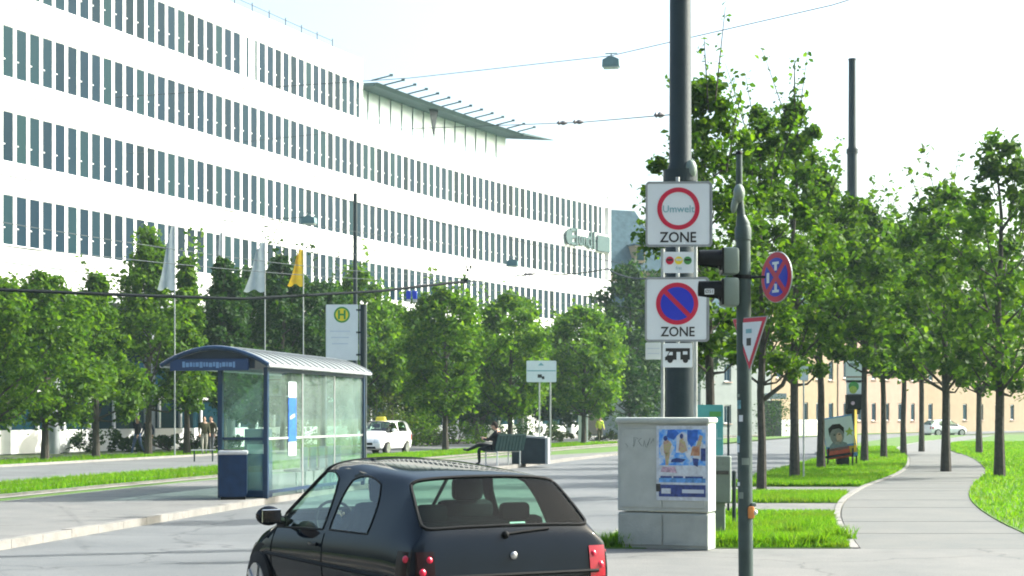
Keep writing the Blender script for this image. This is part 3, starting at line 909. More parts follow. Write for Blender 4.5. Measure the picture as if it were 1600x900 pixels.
def tree(label, x, y, height, crown0, rad, trunk_r, nleaf, leaf, m, seed, shape='oval', lean=0.0, z=0.0, group='street trees', nclump=46, sprigs=5, fork=False):
    g = np.random.default_rng(seed)
    t = thing('street_tree', label, 'tree', (x, y, z), 0, group)
    hc = height - crown0
    def prof(u):      # crown half width along its height 0..1
        if shape == 'cone': return max(.06, (1-u)**.75) * min(1, .55+u*3)
        if shape == 'round': return math.sqrt(max(.02, 1-(2*u-.95)**2))
        return max(.08, math.sin(math.pi*(u*.86+.12))**.8 * (1.12-.5*u))
    tr = MB()
    bend = [g.normal(0, .05) for _ in range(8)]
    top = crown0 + hc*.86
    pts = [(lean*k/7 + bend[k]*k/7, bend[(k+3) % 8]*k/7, top*k/7) for k in range(8)]
    tr.tube(pts, [trunk_r*1.25] + [trunk_r*(1-.8*(k/7)**1.3) for k in range(1, 8)], 'bark', 9)
    clumps = []
    for k in range(nclump):
        u = (k+.5)/nclump; u = u**.92
        ang = k*2.39996 + g.normal(0, .3)
        pr = prof(u)*rad
        rr = pr*math.sqrt(g.uniform(.12, 1.0))*(1 + .28*math.sin(2*ang+seed) + .16*math.sin(3*ang+seed*1.7+u*5))
        c = np.array([lean*.8 + math.cos(ang)*rr, math.sin(ang)*rr, crown0 + hc*u*.97 + g.normal(0, .10)])
        clumps.append((c, rad*g.uniform(.17, .38)*(.62 + .5*prof(u))))
    for c, r in clumps[::2]:
        zb = max(crown0*.92, c[2] - r*1.4 - np.hypot(c[0], c[1])*.55)
        i = min(6.9, zb/top*7); k = int(i); q = np.array(pts[k])*(1-(i-k)) + np.array(pts[min(k+1, 7)])*(i-k)
        mid = (q + c)/2 + np.array([0, 0, -.1*rad])
        r0 = trunk_r*.42*(1-.6*k/7)
        tr.tube([q, mid, c], [r0, r0*.6, r0*.25], 'bark', 5, False)
    tops = []
    for k in range(sprigs):
        ang = g.uniform(0, 6.28); u = g.uniform(.55, .98)
        b0 = np.array([math.cos(ang)*prof(u)*rad*.6, math.sin(ang)*prof(u)*rad*.6, crown0 + hc*u])
        L = hc*g.uniform(.14, .26)*(1.25 if u > .85 else .9)
        d = np.array([math.cos(ang)*.35, math.sin(ang)*.35, 1.0]); tip = b0 + d*L
        tr.tube([b0, tip], [.018, .006], 'bark', 4, False)
        tops.append((b0, tip))
    if fork:
        tr.tube([(0, 0, crown0*.78), (.35*rad, -.1, crown0*.92), (.6*rad, -.1, crown0*1.2)], [trunk_r*.6, trunk_r*.5, trunk_r*.3], 'bark', 7, False)
    tr.build('trunk', t, True)
    P = []
    per = nleaf // len(clumps)
    for c, r in clumps:
        d = g.normal(0, 1, (per, 3)); d /= np.linalg.norm(d, axis=1)[:, None]
        rr = r*np.abs(g.normal(.62, .34, per))
        q = c + d*rr[:, None]*np.array([1.0, 1.0, .78])
        P.append(q)
    for b0, tip in tops:
        k = 26
        q = b0 + (tip-b0)*g.uniform(0.1, 1, k)[:, None] + g.normal(0, leaf*.55, (k, 3))
        P.append(q)
    P = np.concatenate(P)
    leaf_cloud('crown', P, leaf, m, seed+100, t)
    return t

ST = 'young maples along the sidewalk'
# right-hand row, nearest first
right = [
 (1111, 31.3, 'maple straight behind the two zone signs, its high crown rising left of the tall pole', 9.25, 3.55, 1.2, 'leaf_maple', 0),
 (1190, 38.2, 'maple just right of the round no stopping sign with a forked dark trunk', 8.9, 3.15, 1.3, 'leaf_maple', 1),
 (1242, 45.3, 'maple with slender trunk just left of the small pale sign plate', 9.6, 3.6, 1.6, 'leaf_maple', 0),
 (1283, 52.8, 'maple whose trunk touches the left edge of the election poster stand', 9.2, 3.8, 1.7, 'leaf_maple', 0),
 (1351, 60.5, 'maple whose trunk stands just right of the election poster stand', 9.4, 4.2, 1.75, 'leaf_maple', 0),
 (1381, 66.5, 'maple on the grass one trunk past the election poster', 9.2, 4.2, 1.8, 'leaf_light', 0),
 (1412, 73.0, 'maple farther along the row past the sidewalk bend', 9.3, 4.1, 1.9, 'leaf_maple', 0),
 (1440, 81.0, 'most distant maple of the sidewalk row', 10.2, 4.1, 2.1, 'leaf_light', 0),
]
RT = [(112, 545), (165, 570), (150, 575), (262, 545), (322, 560), (345, 570), (350, 575), (345, 580)]
for i, (px, Y, lab, hh, c0, rd, m, fk) in enumerate(right):
    p = gp(px, Y)
    s_ = max(.12, .128*Y/38)
    hh = H + (HY-RT[i][0])/F*Y - GZ; c0 = H + (HY-RT[i][1])/F*Y - GZ - .25; rd *= 1.02
    tree(lab, p.x, p.y, hh, c0, rd, .10 if Y < 40 else .125, 11000, s_, m, 20+i, 'oval', -.12 if i == 0 else 0, GZ, ST, 44, 6, bool(fk))
# lawn side of the sidewalk
for i, (px, Y, lab, hh, c0, rd) in enumerate([
    (1478, 52, 'broad lime tree on the lawn right of the sidewalk', 9.0, 2.7, 2.0),
    (1562, 47, 'lime tree on the lawn at the right edge of the picture', 9.6, 2.6, 2.1),
    (1530, 76, 'lime tree deeper in the lawn between its two neighbours', 9.4, 3.0, 2.4),
    (1640, 58, 'lime tree half cut off by the right picture edge', 10, 2.6, 2.4)]):
    p = gp(px, Y)
    tree(lab, p.x, p.y, hh, c0, rd, .14, 6000, .2, 'leaf_maple', 60+i, 'round', 0, GZ, 'lime trees on the lawn', 44, 6)
# left and middle group in front of the offices
left = [
 (70, 66, 'dark tree at the far left edge behind the platform', 8.3, 1.7, 2.5, 'leaf_maple', 'round'),
 (-15, 62, 'tree cut off by the left picture edge', 8.0, 1.7, 2.5, 'leaf_maple', 'round'),
 (150, 70, 'small hornbeam left of the two walking people', 7.4, 1.8, 2.1, 'leaf_maple', 'cone'),
 (232, 75.5, 'hornbeam with trunk right beside the two walking people', 9.7, 2.3, 2.9, 'leaf_maple', 'cone'),
 (292, 77, 'narrow light green hornbeam behind the left flagpoles', 8.9, 2.3, 1.6, 'leaf_light', 'cone'),
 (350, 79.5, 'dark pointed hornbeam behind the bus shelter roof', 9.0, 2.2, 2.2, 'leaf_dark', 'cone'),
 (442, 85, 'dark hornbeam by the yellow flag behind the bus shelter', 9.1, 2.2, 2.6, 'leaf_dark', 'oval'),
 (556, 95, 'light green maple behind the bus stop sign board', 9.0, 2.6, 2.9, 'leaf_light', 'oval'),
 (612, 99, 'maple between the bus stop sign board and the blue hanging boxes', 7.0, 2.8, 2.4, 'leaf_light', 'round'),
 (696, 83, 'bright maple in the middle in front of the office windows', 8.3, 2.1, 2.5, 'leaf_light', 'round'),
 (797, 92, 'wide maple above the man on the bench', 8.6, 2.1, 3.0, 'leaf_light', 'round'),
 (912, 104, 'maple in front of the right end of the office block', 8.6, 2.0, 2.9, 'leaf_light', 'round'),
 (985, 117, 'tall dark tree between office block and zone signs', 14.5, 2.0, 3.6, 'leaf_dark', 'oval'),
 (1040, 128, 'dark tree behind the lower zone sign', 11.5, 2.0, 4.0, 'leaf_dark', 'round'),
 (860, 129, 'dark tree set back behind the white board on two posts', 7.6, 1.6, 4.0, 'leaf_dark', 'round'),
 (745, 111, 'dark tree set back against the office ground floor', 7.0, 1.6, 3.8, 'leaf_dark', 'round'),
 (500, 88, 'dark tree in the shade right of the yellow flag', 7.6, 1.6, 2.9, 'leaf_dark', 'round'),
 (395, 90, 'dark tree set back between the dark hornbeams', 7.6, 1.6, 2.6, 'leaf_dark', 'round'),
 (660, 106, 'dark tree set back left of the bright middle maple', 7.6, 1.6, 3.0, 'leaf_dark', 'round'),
]
LT = [430, 440, 430, 362, 405, 402, 400, 420, 480, 455, 460, 480, 415, 430, 520, 520, 440, 425, 505]
for i, (px, Y, lab, hh, c0, rd, m, shp) in enumerate(left):
    hh = H + (HY-LT[i])/F*Y
    p = gp(px, Y)
    tree(lab, p.x, p.y, hh, c0, rd, .15, 14000, .19*(Y/70)**.8, m, 120+i, shp, 0, .02, 'trees in front of the offices', 50, 5)

def shrub(label, px, Y, w_, h_, m, seed, n=1500, name='shrub', depth=None, group='shrubs by the offices', leaf=.16):
    g = np.random.default_rng(seed); p = gp(px, Y)
    t = thing(name, label, 'shrub' if name == 'shrub' else 'hedge', (p.x, p.y, 0), 0, group)
    st = MB()
    for k in range(7):
        a = g.uniform(0, 6.28); st.tube([(0, 0, 0), (math.cos(a)*w_*.2, math.sin(a)*w_*.2, h_*.5), (math.cos(a)*w_*.35, math.sin(a)*w_*.3, h_*.85)], [.03, .02, .008], 'bark', 5, False)
    st.build('stem', t)
    d_ = depth or w_*.7
    cl = [(np.array([g.uniform(-.5, .5)*w_, g.uniform(-.5, .5)*d_, h_*g.uniform(.15, .8)]), h_*g.uniform(.2, .36)) for _ in range(int(10 + w_*3))]
    P = []
    for c, r in cl:
        k = n//len(cl); d = g.normal(0, 1, (k, 3)); d /= np.linalg.norm(d, axis=1)[:, None]
        P.append(c + d*(r*g.uniform(.2, 1, k)**.5)[:, None])
    P = np.concatenate(P); P[:, 2] = np.abs(P[:, 2])
    leaf_cloud('foliage', P, leaf, m, seed+5, t)
    return t
shrub('loose bush with yellowish leaves behind the taxi', 592, 95, 2.8, 4.0, 'leaf_shrub', 301, 2600)
shrub('round green bush right of the taxi', 640, 100, 2.6, 2.3, 'leaf_light', 302, 1800)
shrub('low grey green bush in front of the hedge beside the taxi', 668, 103, 1.8, 1.3, 'leaf_shrub', 303, 1200)
shrub('clipped hedge in front of the office ground floor left of the bench', 715, 108, 4.2, 1.75, 'leaf_light', 304, 2600, 'hedge', 1.2)
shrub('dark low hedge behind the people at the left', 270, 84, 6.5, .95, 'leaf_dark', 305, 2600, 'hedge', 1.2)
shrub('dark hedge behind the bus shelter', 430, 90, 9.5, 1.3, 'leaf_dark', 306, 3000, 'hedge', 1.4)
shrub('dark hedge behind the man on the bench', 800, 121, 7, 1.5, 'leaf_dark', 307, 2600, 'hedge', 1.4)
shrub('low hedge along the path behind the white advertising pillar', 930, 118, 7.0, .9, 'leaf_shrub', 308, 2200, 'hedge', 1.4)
shrub('dark pointed bush by the entrance of the pale house', 1208, 146, 2.6, 3.8, 'leaf_dark', 309, 1500)
shrub('dark hedge at the far left edge behind the grass', 90, 84, 9, 1.2, 'leaf_dark', 310, 2600, 'hedge', 1.4)
shrub('bushes at the foot of the townhouse right of the offices', 1010, 140, 6, 2.2, 'leaf_dark', 311, 2200, 'shrub', 2)

# ------------------------------------------------------------------ people
def person(label, loc, rz, J, look, group=None, hair='hair_dark'):
    """J: joint name -> (x,y,z) local, facing +Y. One skinned body, hands with fingers, face, hair."""
    t = thing('person', label, 'person', loc, rz, group)
    order = [('pelvis', None, .135), ('waist', 'pelvis', .125), ('chest', 'waist', .145), ('neck', 'chest', .058), ('jaw', 'neck', .062)]
    for sd in 'lr':
        order += [('sh_'+sd, 'chest', .075), ('el_'+sd, 'sh_'+sd, .052), ('wr_'+sd, 'el_'+sd, .034), ('palm_'+sd, 'wr_'+sd, .036),
                  ('hip_'+sd, 'pelvis', .098), ('kn_'+sd, 'hip_'+sd, .066), ('an_'+sd, 'kn_'+sd, .044), ('toe_'+sd, 'an_'+sd, .038)]
    for sd in 'lr':
        if 'palm_'+sd not in J:
            e, w_ = Vector(J['el_'+sd]), Vector(J['wr_'+sd]); J['palm_'+sd] = tuple(w_ + (w_-e).normalized()*.075)
    hd = Vector(J['head']); nk = Vector(J['neck'])
    J.setdefault('jaw', tuple(hd - (hd-nk).normalized()*.09))
    me = bpy.data.meshes.new('body'); idx = {}
    vs = []; es = []; rs = []
    for nme, par, r in order:
        idx[nme] = len(vs); vs.append(J[nme]); rs.append(r)
        if par: es.append((idx[par], idx[nme]))
    me.from_pydata(vs, es, [])
    o = bpy.data.objects.new('body_tmp', me); COL.objects.link(o)
    o.modifiers.new('Skin', 'SKIN'); o.modifiers.new('Sub', 'SUBSURF').levels = 1
    for i, r in enumerate(rs):
        sv = me.skin_vertices[0].data[i]; sv.radius = (r, r); sv.use_root = (i == 0)
    bpy.context.view_layer.update()
    ev = bpy.data.meshes.new_from_object(o.evaluated_get(bpy.context.evaluated_depsgraph_get()))
    bpy.data.objects.remove(o)
    def seg(nme):
        return Vector(J[nme])
    bones = [('top', 'pelvis', 'waist'), ('top', 'waist', 'chest'), ('skin', 'neck', 'jaw')]
    for sd in 'lr':
        bones += [('top', 'chest', 'sh_'+sd), ('top', 'sh_'+sd, 'el_'+sd), ('top', 'el_'+sd, 'wr_'+sd), ('skin', 'wr_'+sd, 'palm_'+sd),
                  ('leg', 'hip_'+sd, 'kn_'+sd), ('leg', 'kn_'+sd, 'an_'+sd), ('shoe', 'an_'+sd, 'toe_'+sd), ('leg', 'pelvis', 'hip_'+sd)]
    def which(c):
        best = None
        for k, a, b in bones:
            A, B = seg(a), seg(b); d = B-A
            u = max(0, min(1, (c-A).dot(d)/max(1e-9, d.length_squared)))
            dd = (c-(A+d*u)).length
            if best is None or dd < best[0]: best = (dd, k)
        return best[1]
    b = MB()
    vv = [v.co.copy() for v in ev.vertices]
    for p in ev.polygons:
        pass
    groups = {}
    base = len(b.v); b.v += [tuple(v) for v in vv]
    for p in ev.polygons:
        c = Vector(p.center)
        b.f.append(tuple(i+base for i in p.vertices)); b.m.append(b.mi(look[which(c)]))
    bpy.data.meshes.remove(ev)
    # head with face
    fw = Vector(J.get('face', (0, 1, 0))).normalized()
    up = (hd-nk).normalized(); fw = (fw - up*fw.dot(up)).normalized(); rt = fw.cross(up)
    M = Matrix((rt, fw, up)).transposed()
    b.ball(hd + up*.01, (.076, .096, .115), 'skin', 14, 10, M)
    b.ball(hd + fw*.03 - up*.075, (.052, .06, .05), 'skin', 10, 7, M)
    b.ball(hd + fw*.1 - up*.012, (.013, .02, .024), 'skin', 6, 5, M)
    for sx in (-1, 1):
        b.ball(hd + rt*(sx*.076) - up*.005, (.012, .022, .032), 'skin', 6, 5, M)
        b.ball(hd + rt*(sx*.032) + fw*.083 + up*.014, (.012, .010, .009), 'hair_dark', 6, 5, M)
    b.box(hd + fw*.088 - up*.055, (.045, .008, .008), 'sign_red', M)
    for sd in 'lr':
        w_, p_ = Vector(J['wr_'+sd]), Vector(J['palm_'+sd]); d = (p_-w_).normalized()
        side = d.cross(Vector((0, 1, 0)) if abs(d.y) < .8 else Vector((0, 0, 1))).normalized(); nn = d.cross(side)
        for k, L in enumerate((.068, .08, .075, .058)):
            s0 = p_ + side*((k-1.5)*.019) + d*.012
            b.tube([s0, s0 + d*L*.5 + nn*.006, s0 + d*L*.85 + nn*.024], [.010, .009, .006], 'skin', 6)
        s0 = w_ + d*.03 + side*.03
        b.tube([s0, s0 + d*.03 + side*.022, s0 + d*.062 + side*.024 + nn*.01], [.012, .010, .007], 'skin', 6)
    b.build('body', t, True)
    h = MB(); h.ball(hd + up*.035 - fw*.016, (.083, .098, .10), hair, 14, 9, M)
    h.ball(hd - fw*.045 - up*.01, (.074, .065, .10), hair, 12, 8, M)
    h.build('hair', t, True)
    return t

def standing(stride=.0, arm=.0, lean=.0, hands=None):
    J = dict(pelvis=(0, 0, .95), waist=(0, .0+lean*.3, 1.12), chest=(0, lean*.7, 1.36), neck=(0, lean, 1.53), head=(0, .02+lean*1.2, 1.66))
    for sd, s in (('l', -1), ('r', 1)):
        ph = stride*s
        J['sh_'+sd] = (s*.185, lean*.8, 1.43); J['el_'+sd] = (s*.235, lean-.03 - ph*.35*1 + arm*.1, 1.15); J['wr_'+sd] = (s*.225, lean+.06 - ph*.55 + arm*.25, .93 + arm*.15)
        J['hip_'+sd] = (s*.095, 0, .90); J['kn_'+sd] = (s*.10, ph*.45 + .03, .49); J['an_'+sd] = (s*.10, ph*1.0 - (.06 if ph < 0 else 0), .09 + (.06 if ph < 0 else 0)); J['toe_'+sd] = (s*.11, ph*1.0 + .13, .04)
    return J
L1 = dict(top='cloth_dark', leg='cloth_jeans', shoe='shoe', skin='skin')
L2 = dict(top='cloth_navy', leg='cloth_jeans', shoe='shoe', skin='skin')
p = gp(215, 76); person('person with light hair in dark jacket and jeans walking left of a companion', (p.x, p.y, .03), R(150), standing(.28), L1, None, 'hair_grey')
p = gp(231, 76.4); person('person in dark blue jacket and jeans walking beside the tree trunk', (p.x, p.y, .03), R(150), standing(-.26), L2)
p = gp(319, 77); person('person in olive jacket and pale trousers standing by the white rail behind the shelter', (p.x, p.y, .03), R(200), standing(.12, .3), dict(top='cloth_olive', leg='cloth_beige', shoe='shoe', skin='skin'))
p = gp(330, 77.4); person('person in dark coat standing behind the one in olive jacket', (p.x, p.y, .03), R(165), standing(-.1, .2), dict(top='cloth_olive', leg='cloth_grey', shoe='shoe', skin='skin'))
p = gp(937, 110); person('person in yellow jacket by the white advertising pillar at the far side of the street', (p.x, p.y, .03), R(195), standing(.2, .4), dict(top='cloth_yellow', leg='cloth_olive', shoe='shoe', skin='skin'))

# ------------------------------------------------------------------ bench, seated reader, concrete boxes
def bench(label, loc, rz, seat_m, back_m, leg_m, L=1.5, group=None, back=True):
    t = thing('park_bench', label, 'bench', loc, rz, group)
    for k in range(6):
        MB().box((0, -.18 + k*.078, .45), (L, .06, .03), seat_m).build('seat_slat', t)
    if back:
        rot = Matrix.Rotation(R(-14), 3, 'X')
        n = 9
        for k in range(n):
            x = -L/2 + .05 + k*(L-.1)/(n-1)
            MB().box((x, -.33, .70), (.122, .03, .50), back_m, Matrix.Rotation(R(14), 3, 'X')).build('back_slat', t)
        MB().box((0, -.395, .945), (L, .035, .05), back_m).build('back_rail', t)
    for sx in (-1, 1):
        b = MB(); x = sx*(L/2-.12)
        b.tube([(x, .22, 0), (x, .22, .43)], .022, leg_m, 6).tube([(x, -.25, 0), (x, -.25, .43)], .022, leg_m, 6).tube([(x, .24, .425), (x, -.27, .425)], .02, leg_m, 6)
        b.build('leg', t)
    return t
pb = G(783, 727, PL)
bench('dark slatted bench with white legs at the platform edge on which a man sits', (pb.x+.05, pb.y, PL), R(48), 'bench_green', 'bench_green', 'bench_white', 1.25).scale = (1.15, 1.15, 1.12)
b2 = gp(318, 66)
bench('low white backless bench on the grass behind the shelter', (b2.x, b2.y, .03), R(8), 'bench_white', 'bench_white', 'bench_green', .95, None, False)
J = dict(pelvis=(0, -.12, .56), waist=(0, -.16, .72), chest=(0, -.19, .95), neck=(0, -.16, 1.11), head=(0, -.09, 1.24), face=(.1, 1, -.35))
J.update(sh_l=(-.18, -.18, 1.03), el_l=(-.25, .03, .80), wr_l=(-.10, .22, .84), sh_r=(.18, -.18, 1.03), el_r=(.25, .03, .80), wr_r=(.10, .22, .84),
         hip_l=(-.10, -.08, .54), kn_l=(-.10, .38, .53), an_l=(-.10, .36, .10), toe_l=(-.10, .50, .05),
         hip_r=(.10, -.08, .56), kn_r=(.06, .40, .66), an_r=(.0, .78, .48), toe_r=(.0, .92, .52))
person('man in black clothes sitting with crossed legs on the dark slatted bench', (pb.x-.32, pb.y-.25, PL-.02), R(72), J, dict(top='cloth_dark', leg='cloth_dark', shoe='shoe', skin='skin')).scale = (1.15, 1.15, 1.12)
q = G(828, 725, PL)
t = thing('concrete_box', 'dark grey box with light sloped lid standing right of the bench', 'box', (q.x, q.y+.3, PL), R(-6))
MB().box((0, 0, .46), (1.22, .8, .92), 'planter_dark', bev=.02).build('box_body', t)
MB().box((.64, -.02, .47), (.10, .84, .94), 'planter_light', bev=.01).build('end_slab', t)
MB().box((-.02, .02, .97), (1.2, .86, .07), 'planter_light', Matrix.Rotation(R(3), 3, 'Y'), bev=.01).build('lid', t)
# white board on two posts
q = gp(846, 79)
t = thing('notice_board', 'white board on two thin posts behind the bench', 'sign', (q.x, q.y, .02))
zc = H + (650-581)/F*79
for sx in (-.10, .42):
    MB().tube([(sx, 0.04, 0), (sx, .04, zc+.3)], .04, 'galv', 8).build('post', t)
MB().rrect(0, zc, 1.42, 1.02, .06, -.02, .01, 'sign_white').build('panel', t)
MB().box((0, -.024, zc+.03), (1.36, .006, .05), 'text_teal').build('line_print', t)
MB().prism([(-.16, zc+.28), (.12, zc+.28), (-.02, zc+.42)], -.026, -.021, 'text_teal').build('arrow_print', t)
MB().box((-.08, -.024, zc-.22), (.2, .006, .16), 'sign_black').box((.08, -.024, zc-.3), (.12, .006, .14), 'sign_black').build('symbol_print', t)
# white advertising pillar and a slim bollard sign
q = gp(911, 107)
t = thing('advertising_pillar', 'tall white pillar panel beside the person in yellow', 'pillar', (q.x, q.y, .02))
MB().box((0, 0, 1.55), (.62, .16, 2.9), 'sign_white', bev=.02).build('panel', t)
MB().box((0, 0, .08), (.75, .3, .16), 'planter_light').build('foot', t)
MB().box((0, -.085, 1.5), (.24, .01, .2), 'text_teal').build('print', t)

# ------------------------------------------------------------------ bus shelter
N = G(415, 779, PL)
SA = math.atan2(.98, .20)                      # long axis direction
t = thing('bus_shelter', 'bus shelter with arched metal roof and dusty glass wall at the tram stop', 'bus shelter', (N.x, N.y, PL), SA - math.pi/2)
# local: +Y along the platform (away), -X towards the track, road-side glass wall at x=0
LEN, DEP, OV = 7.0, 1.0, 2.2
ze = 2.72
for yy in (0.04, 2.36, 4.68, LEN):
    MB().box((0, yy, ze/2), (.09, .09, ze) if yy in (.04, LEN) else (.025, .04, ze), 'shelter_blue' if yy in (.04, LEN) else 'bin_rim', bev=.008).build('post', t)
for yy in (0.04, LEN):
    MB().box((-DEP, yy, ze/2+.1), (.10, .10, ze+.2), 'shelter_blue', bev=.008).build('post', t)
for i in range(3):
    y0 = .10 + i*2.32; y1 = y0 + 2.20
    for (za, zb) in ((.16, 1.22), (1.26, ze-.1)):
        MB().box((0, (y0+y1)/2, (za+zb)/2), (.014, y1-y0, zb-za), 'shelter_glass').build('glass_panel', t)
    MB().box((0.004, (y0+y1)/2, 1.24), (.03, y1-y0, .045), 'bin_rim').build('glass_strip', t)
MB().box((-.5, .04, 1.42), (.84, .014, 2.5), 'shelter_glass').build('glass_panel', t, label='end glass panel facing the bin')
MB().box((-.5, LEN, 1.42), (.84, .014, 2.5), 'shelter_glass').build('glass_panel', t)
for z in (.13, ze-.04):
    MB().box((0, LEN/2, z), (.06, LEN-.1, .07), 'shelter_blue').build('rail', t)
MB().box((-.5, .04, .12), (.9, .06, .08), 'shelter_blue').build('rail', t)
MB().box((-.5, .04, 1.24), (.9, .05, .05), 'shelter_blue').build('rail', t)
# arched roof: span from x=+.15 to x=-OV
def arch(x):
    u = (x - .15)/(-OV-.15); return ze + .02 + .36*math.sin(math.pi*min(1, max(0, u)))**.85
b = MB(); n = 14; Y0, Y1 = -.25, LEN+.2
xs_ = [.15 - (OV+.15)*k/n for k in range(n+1)]
vs = []
for yy in (Y0, Y1):
    for dz in (0, .05):
        vs += [(x, yy, arch(x)+dz) for x in xs_]
k = n+1; fs = []
for i in range(n):
    fs += [(k+i, k+i+1, 3*k+i+1, 3*k+i)[::-1], (i, i+1, k+i+1, k+i), (2*k+i, 3*k+i, 3*k+i+1, 2*k+i+1)]
fs += [(0, k, 3*k, 2*k), (n, 2*k+n, 3*k+n, k+n)]
b.add(vs, fs, 'shelter_roof')
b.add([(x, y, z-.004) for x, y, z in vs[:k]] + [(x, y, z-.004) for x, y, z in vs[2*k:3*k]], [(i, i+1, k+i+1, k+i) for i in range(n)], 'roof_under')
rf = b.build('roof', t)
for j in range(17):
    yy = Y0 + .04 + j*(Y1-Y0-.08)/16
    MB().tube([(x, yy, arch(x)+.055) for x in xs_], .022, 'shelter_roof', 5).build('roof_seam', rf)
MB().tube([(x, Y0-.01, arch(x)+.02) for x in xs_], .05, 'shelter_blue', 8).build('front_arch', t)
MB().tube([(x, Y1+.01, arch(x)+.02) for x in xs_], .05, 'shelter_blue', 8).build('rear_arch', t)
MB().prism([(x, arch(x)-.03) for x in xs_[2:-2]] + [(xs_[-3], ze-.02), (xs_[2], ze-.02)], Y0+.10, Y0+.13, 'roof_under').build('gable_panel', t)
for x in (.15, -OV):
    MB().tube([(x, Y0, ze+.03), (x, Y1, ze+.03)], .035, 'bin_rim', 7).build('gutter', t)
MB().box((-1.14, Y0+.02, ze+.05), (1.72, .08, .24), 'board_blue', bev=.01).build('name_board', t)
lb = MB()
xx = -1.72
for k in range(16):
    w_ = rnd.uniform(.03, .075); lb.box((xx + w_/2, Y0-.022, ze+.05 + rnd.uniform(-.01, .01)), (w_, .004, .09 if k % 5 else .12), 'board_text'); xx += w_ + .018
lb.build('lettering', t)
# poster on the long wall, seats inside, ticket cabinet
ps = MB(); ps.box((.022, 1.62, 2.28), (.008, .50, .34), 'poster_white').build('poster_top', t)
MB().box((.022, 1.62, 1.63), (.008, .50, .94), 'poster_blue').box((.027, 1.62, 1.7), (.003, .30, .07), 'poster_white', Matrix.Rotation(R(12), 3, 'X')).build('poster', t)
MB().box((.022, 1.62, 1.0), (.008, .50, .30), 'poster_white').build('poster_foot', t)
for j in range(5):
    s_ = MB(); y_ = 3.0 + j*.62
    s_.box((-.38, y_, .48), (.42, .44, .05), 'shelter_blue', bev=.015).box((-.18, y_, .76), (.05, .44, .5), 'shelter_blue', bev=.015).tube([(-.36, y_, .45), (-.36, y_, 0)], .025, 'galv', 6)
    s_.build('seat', t)
tm = thing('ticket_cabinet', 'dark blue ticket cabinet standing behind the end glass of the shelter', 'ticket machine', (0, 0, PL), SA - math.pi/2)
m_ = Matrix.Rotation(SA - math.pi/2, 3, 'Z') @ Vector((-.34, .5, 0)); tm.location = (N.x+m_.x, N.y+m_.y, PL)
MB().box((0, 0, .72), (.5, .36, 1.44), 'board_blue', bev=.02).build('cabinet_body', tm)
MB().box((0, -.185, 1.02), (.36, .012, .2), 'bin_rim').build('screen', tm)
MB().box((0, -.185, .6), (.3, .012, .12), 'sign_black').build('slot', tm)
# litter bin
q = G(361, 781, PL)
t = thing('litter_bin', 'tall dark blue litter bin with pale rim in front of the shelter', 'bin', (q.x, q.y+.28, PL), R(8))
hb = 77/F*q.y
MB().rrect(0, hb*.5, .56, hb-.12, .07, -.27, .27, 'bin_blue').build('bin_body', t, True)
MB().box((0, 0, hb-.045), (.6, .58, .09), 'bin_rim', bev=.03).build('rim', t, True)
MB().box((0, 0, hb+.005), (.38, .36, .02), 'sign_black', bev=.005).build('opening', t)
MB().box((.0, 0, .03), (.5, .5, .06), 'black_plastic').build('foot', t)

# bus stop sign board on its post
q = gp(567.5, 45.5)
t = thing('bus_stop_sign', 'tall grey post with white bus stop board bearing a green ringed yellow H', 'sign', (q.x, q.y, PL))
s_ = F/45.5
zt = H + (650-476)/s_ - PL; zb = H + (650-563)/s_ - PL
MB().tube([(0, 0, 0), (0, 0, zt)], .085, 'mast_paint', 14).build('post', t, True)
MB().tube([(0.09, -.02, 0), (.09, -.02, zt)], .012, 'galv', 6).build('edge_strip', t)
bw = 50/s_; cx = -33/s_
MB().rrect(cx, (zt+zb)/2, bw, zt-zb, .03, -.05, -.01, 'sign_white').build('board', t)
MB().box((cx+bw/2+.06, -.03, (zt+zb)/2), (.06, .03, zt-zb), 'sign_backing').build('board_frame', t)
for z in (zt-.15, (zt+zb)/2, zb+.15): MB().box((-.11, -.03, z), (.16, .04, .05), 'mast_paint').build('bracket', t)
zc = H + (650-492)/s_ - PL; rr = 12.5/s_
MB().disc(cx, zc, rr, -.056, -.051, 'sign_green').disc(cx, zc, rr*.78, -.060, -.0565, 'sign_yellow').build('stop_symbol', t)
text_mesh('H', rr*1.5, 'sign_green', 'letter', t, (cx, -.062, zc-.01), bold=.012)
for k in range(3):
    MB().box((cx-.05, -.053, zc-.45-k*.17), (bw*.62-.05*k, .003, .03), 'text_faint').build('print_line', t)

# flags on poles in front of the offices
def flag(px, top, Y, m, lab, fw_, fh_, side, seed):
    g = random.Random(seed); q = gp(px, Y); zt = H + (650-top)/F*Y
    t = thing('flagpole', 'white ' + lab, 'flagpole', (q.x, q.y, 0), 0, 'flagpoles in front of the offices')
    MB().tube([(0, 0, 0), (0, 0, zt)], [.035, .022], 'sign_backing', 8).ball((0, 0, zt), .035, 'sign_backing', 8, 6).build('pole', t, True)
    b = MB(); nu, nv = 9, 14; vs = []
    for j in range(nv+1):
        v = j/nv
        for i in range(nu+1):
            u = i/nu
            dx = side*fw_*u*(.35 + .65*v**.8)*(1-.15*math.sin(3*v))
            dy = .13*math.sin(u*9 + v*2)*u
            vs.append((dx, dy, zt - .2 - fh_*v - .25*fh_*u*(1-v)*.6 - .08*math.sin(u*9)))
    b.add(vs, [(j*(nu+1)+i, j*(nu+1)+i+1, (j+1)*(nu+1)+i+1, (j+1)*(nu+1)+i) for j in range(nv) for i in range(nu)], m)
    f = b.build('flag', t, True)
    return t
flag(273, 342, 73.5, 'flag_white', 'flagpole with limp pale flag farthest left of the four', .75, 2.9, -1, 1)
flag(347, 352, 80.5, 'flag_white', 'flagpole with narrow pale flag second from the left', .5, 2.6, -1, 2)
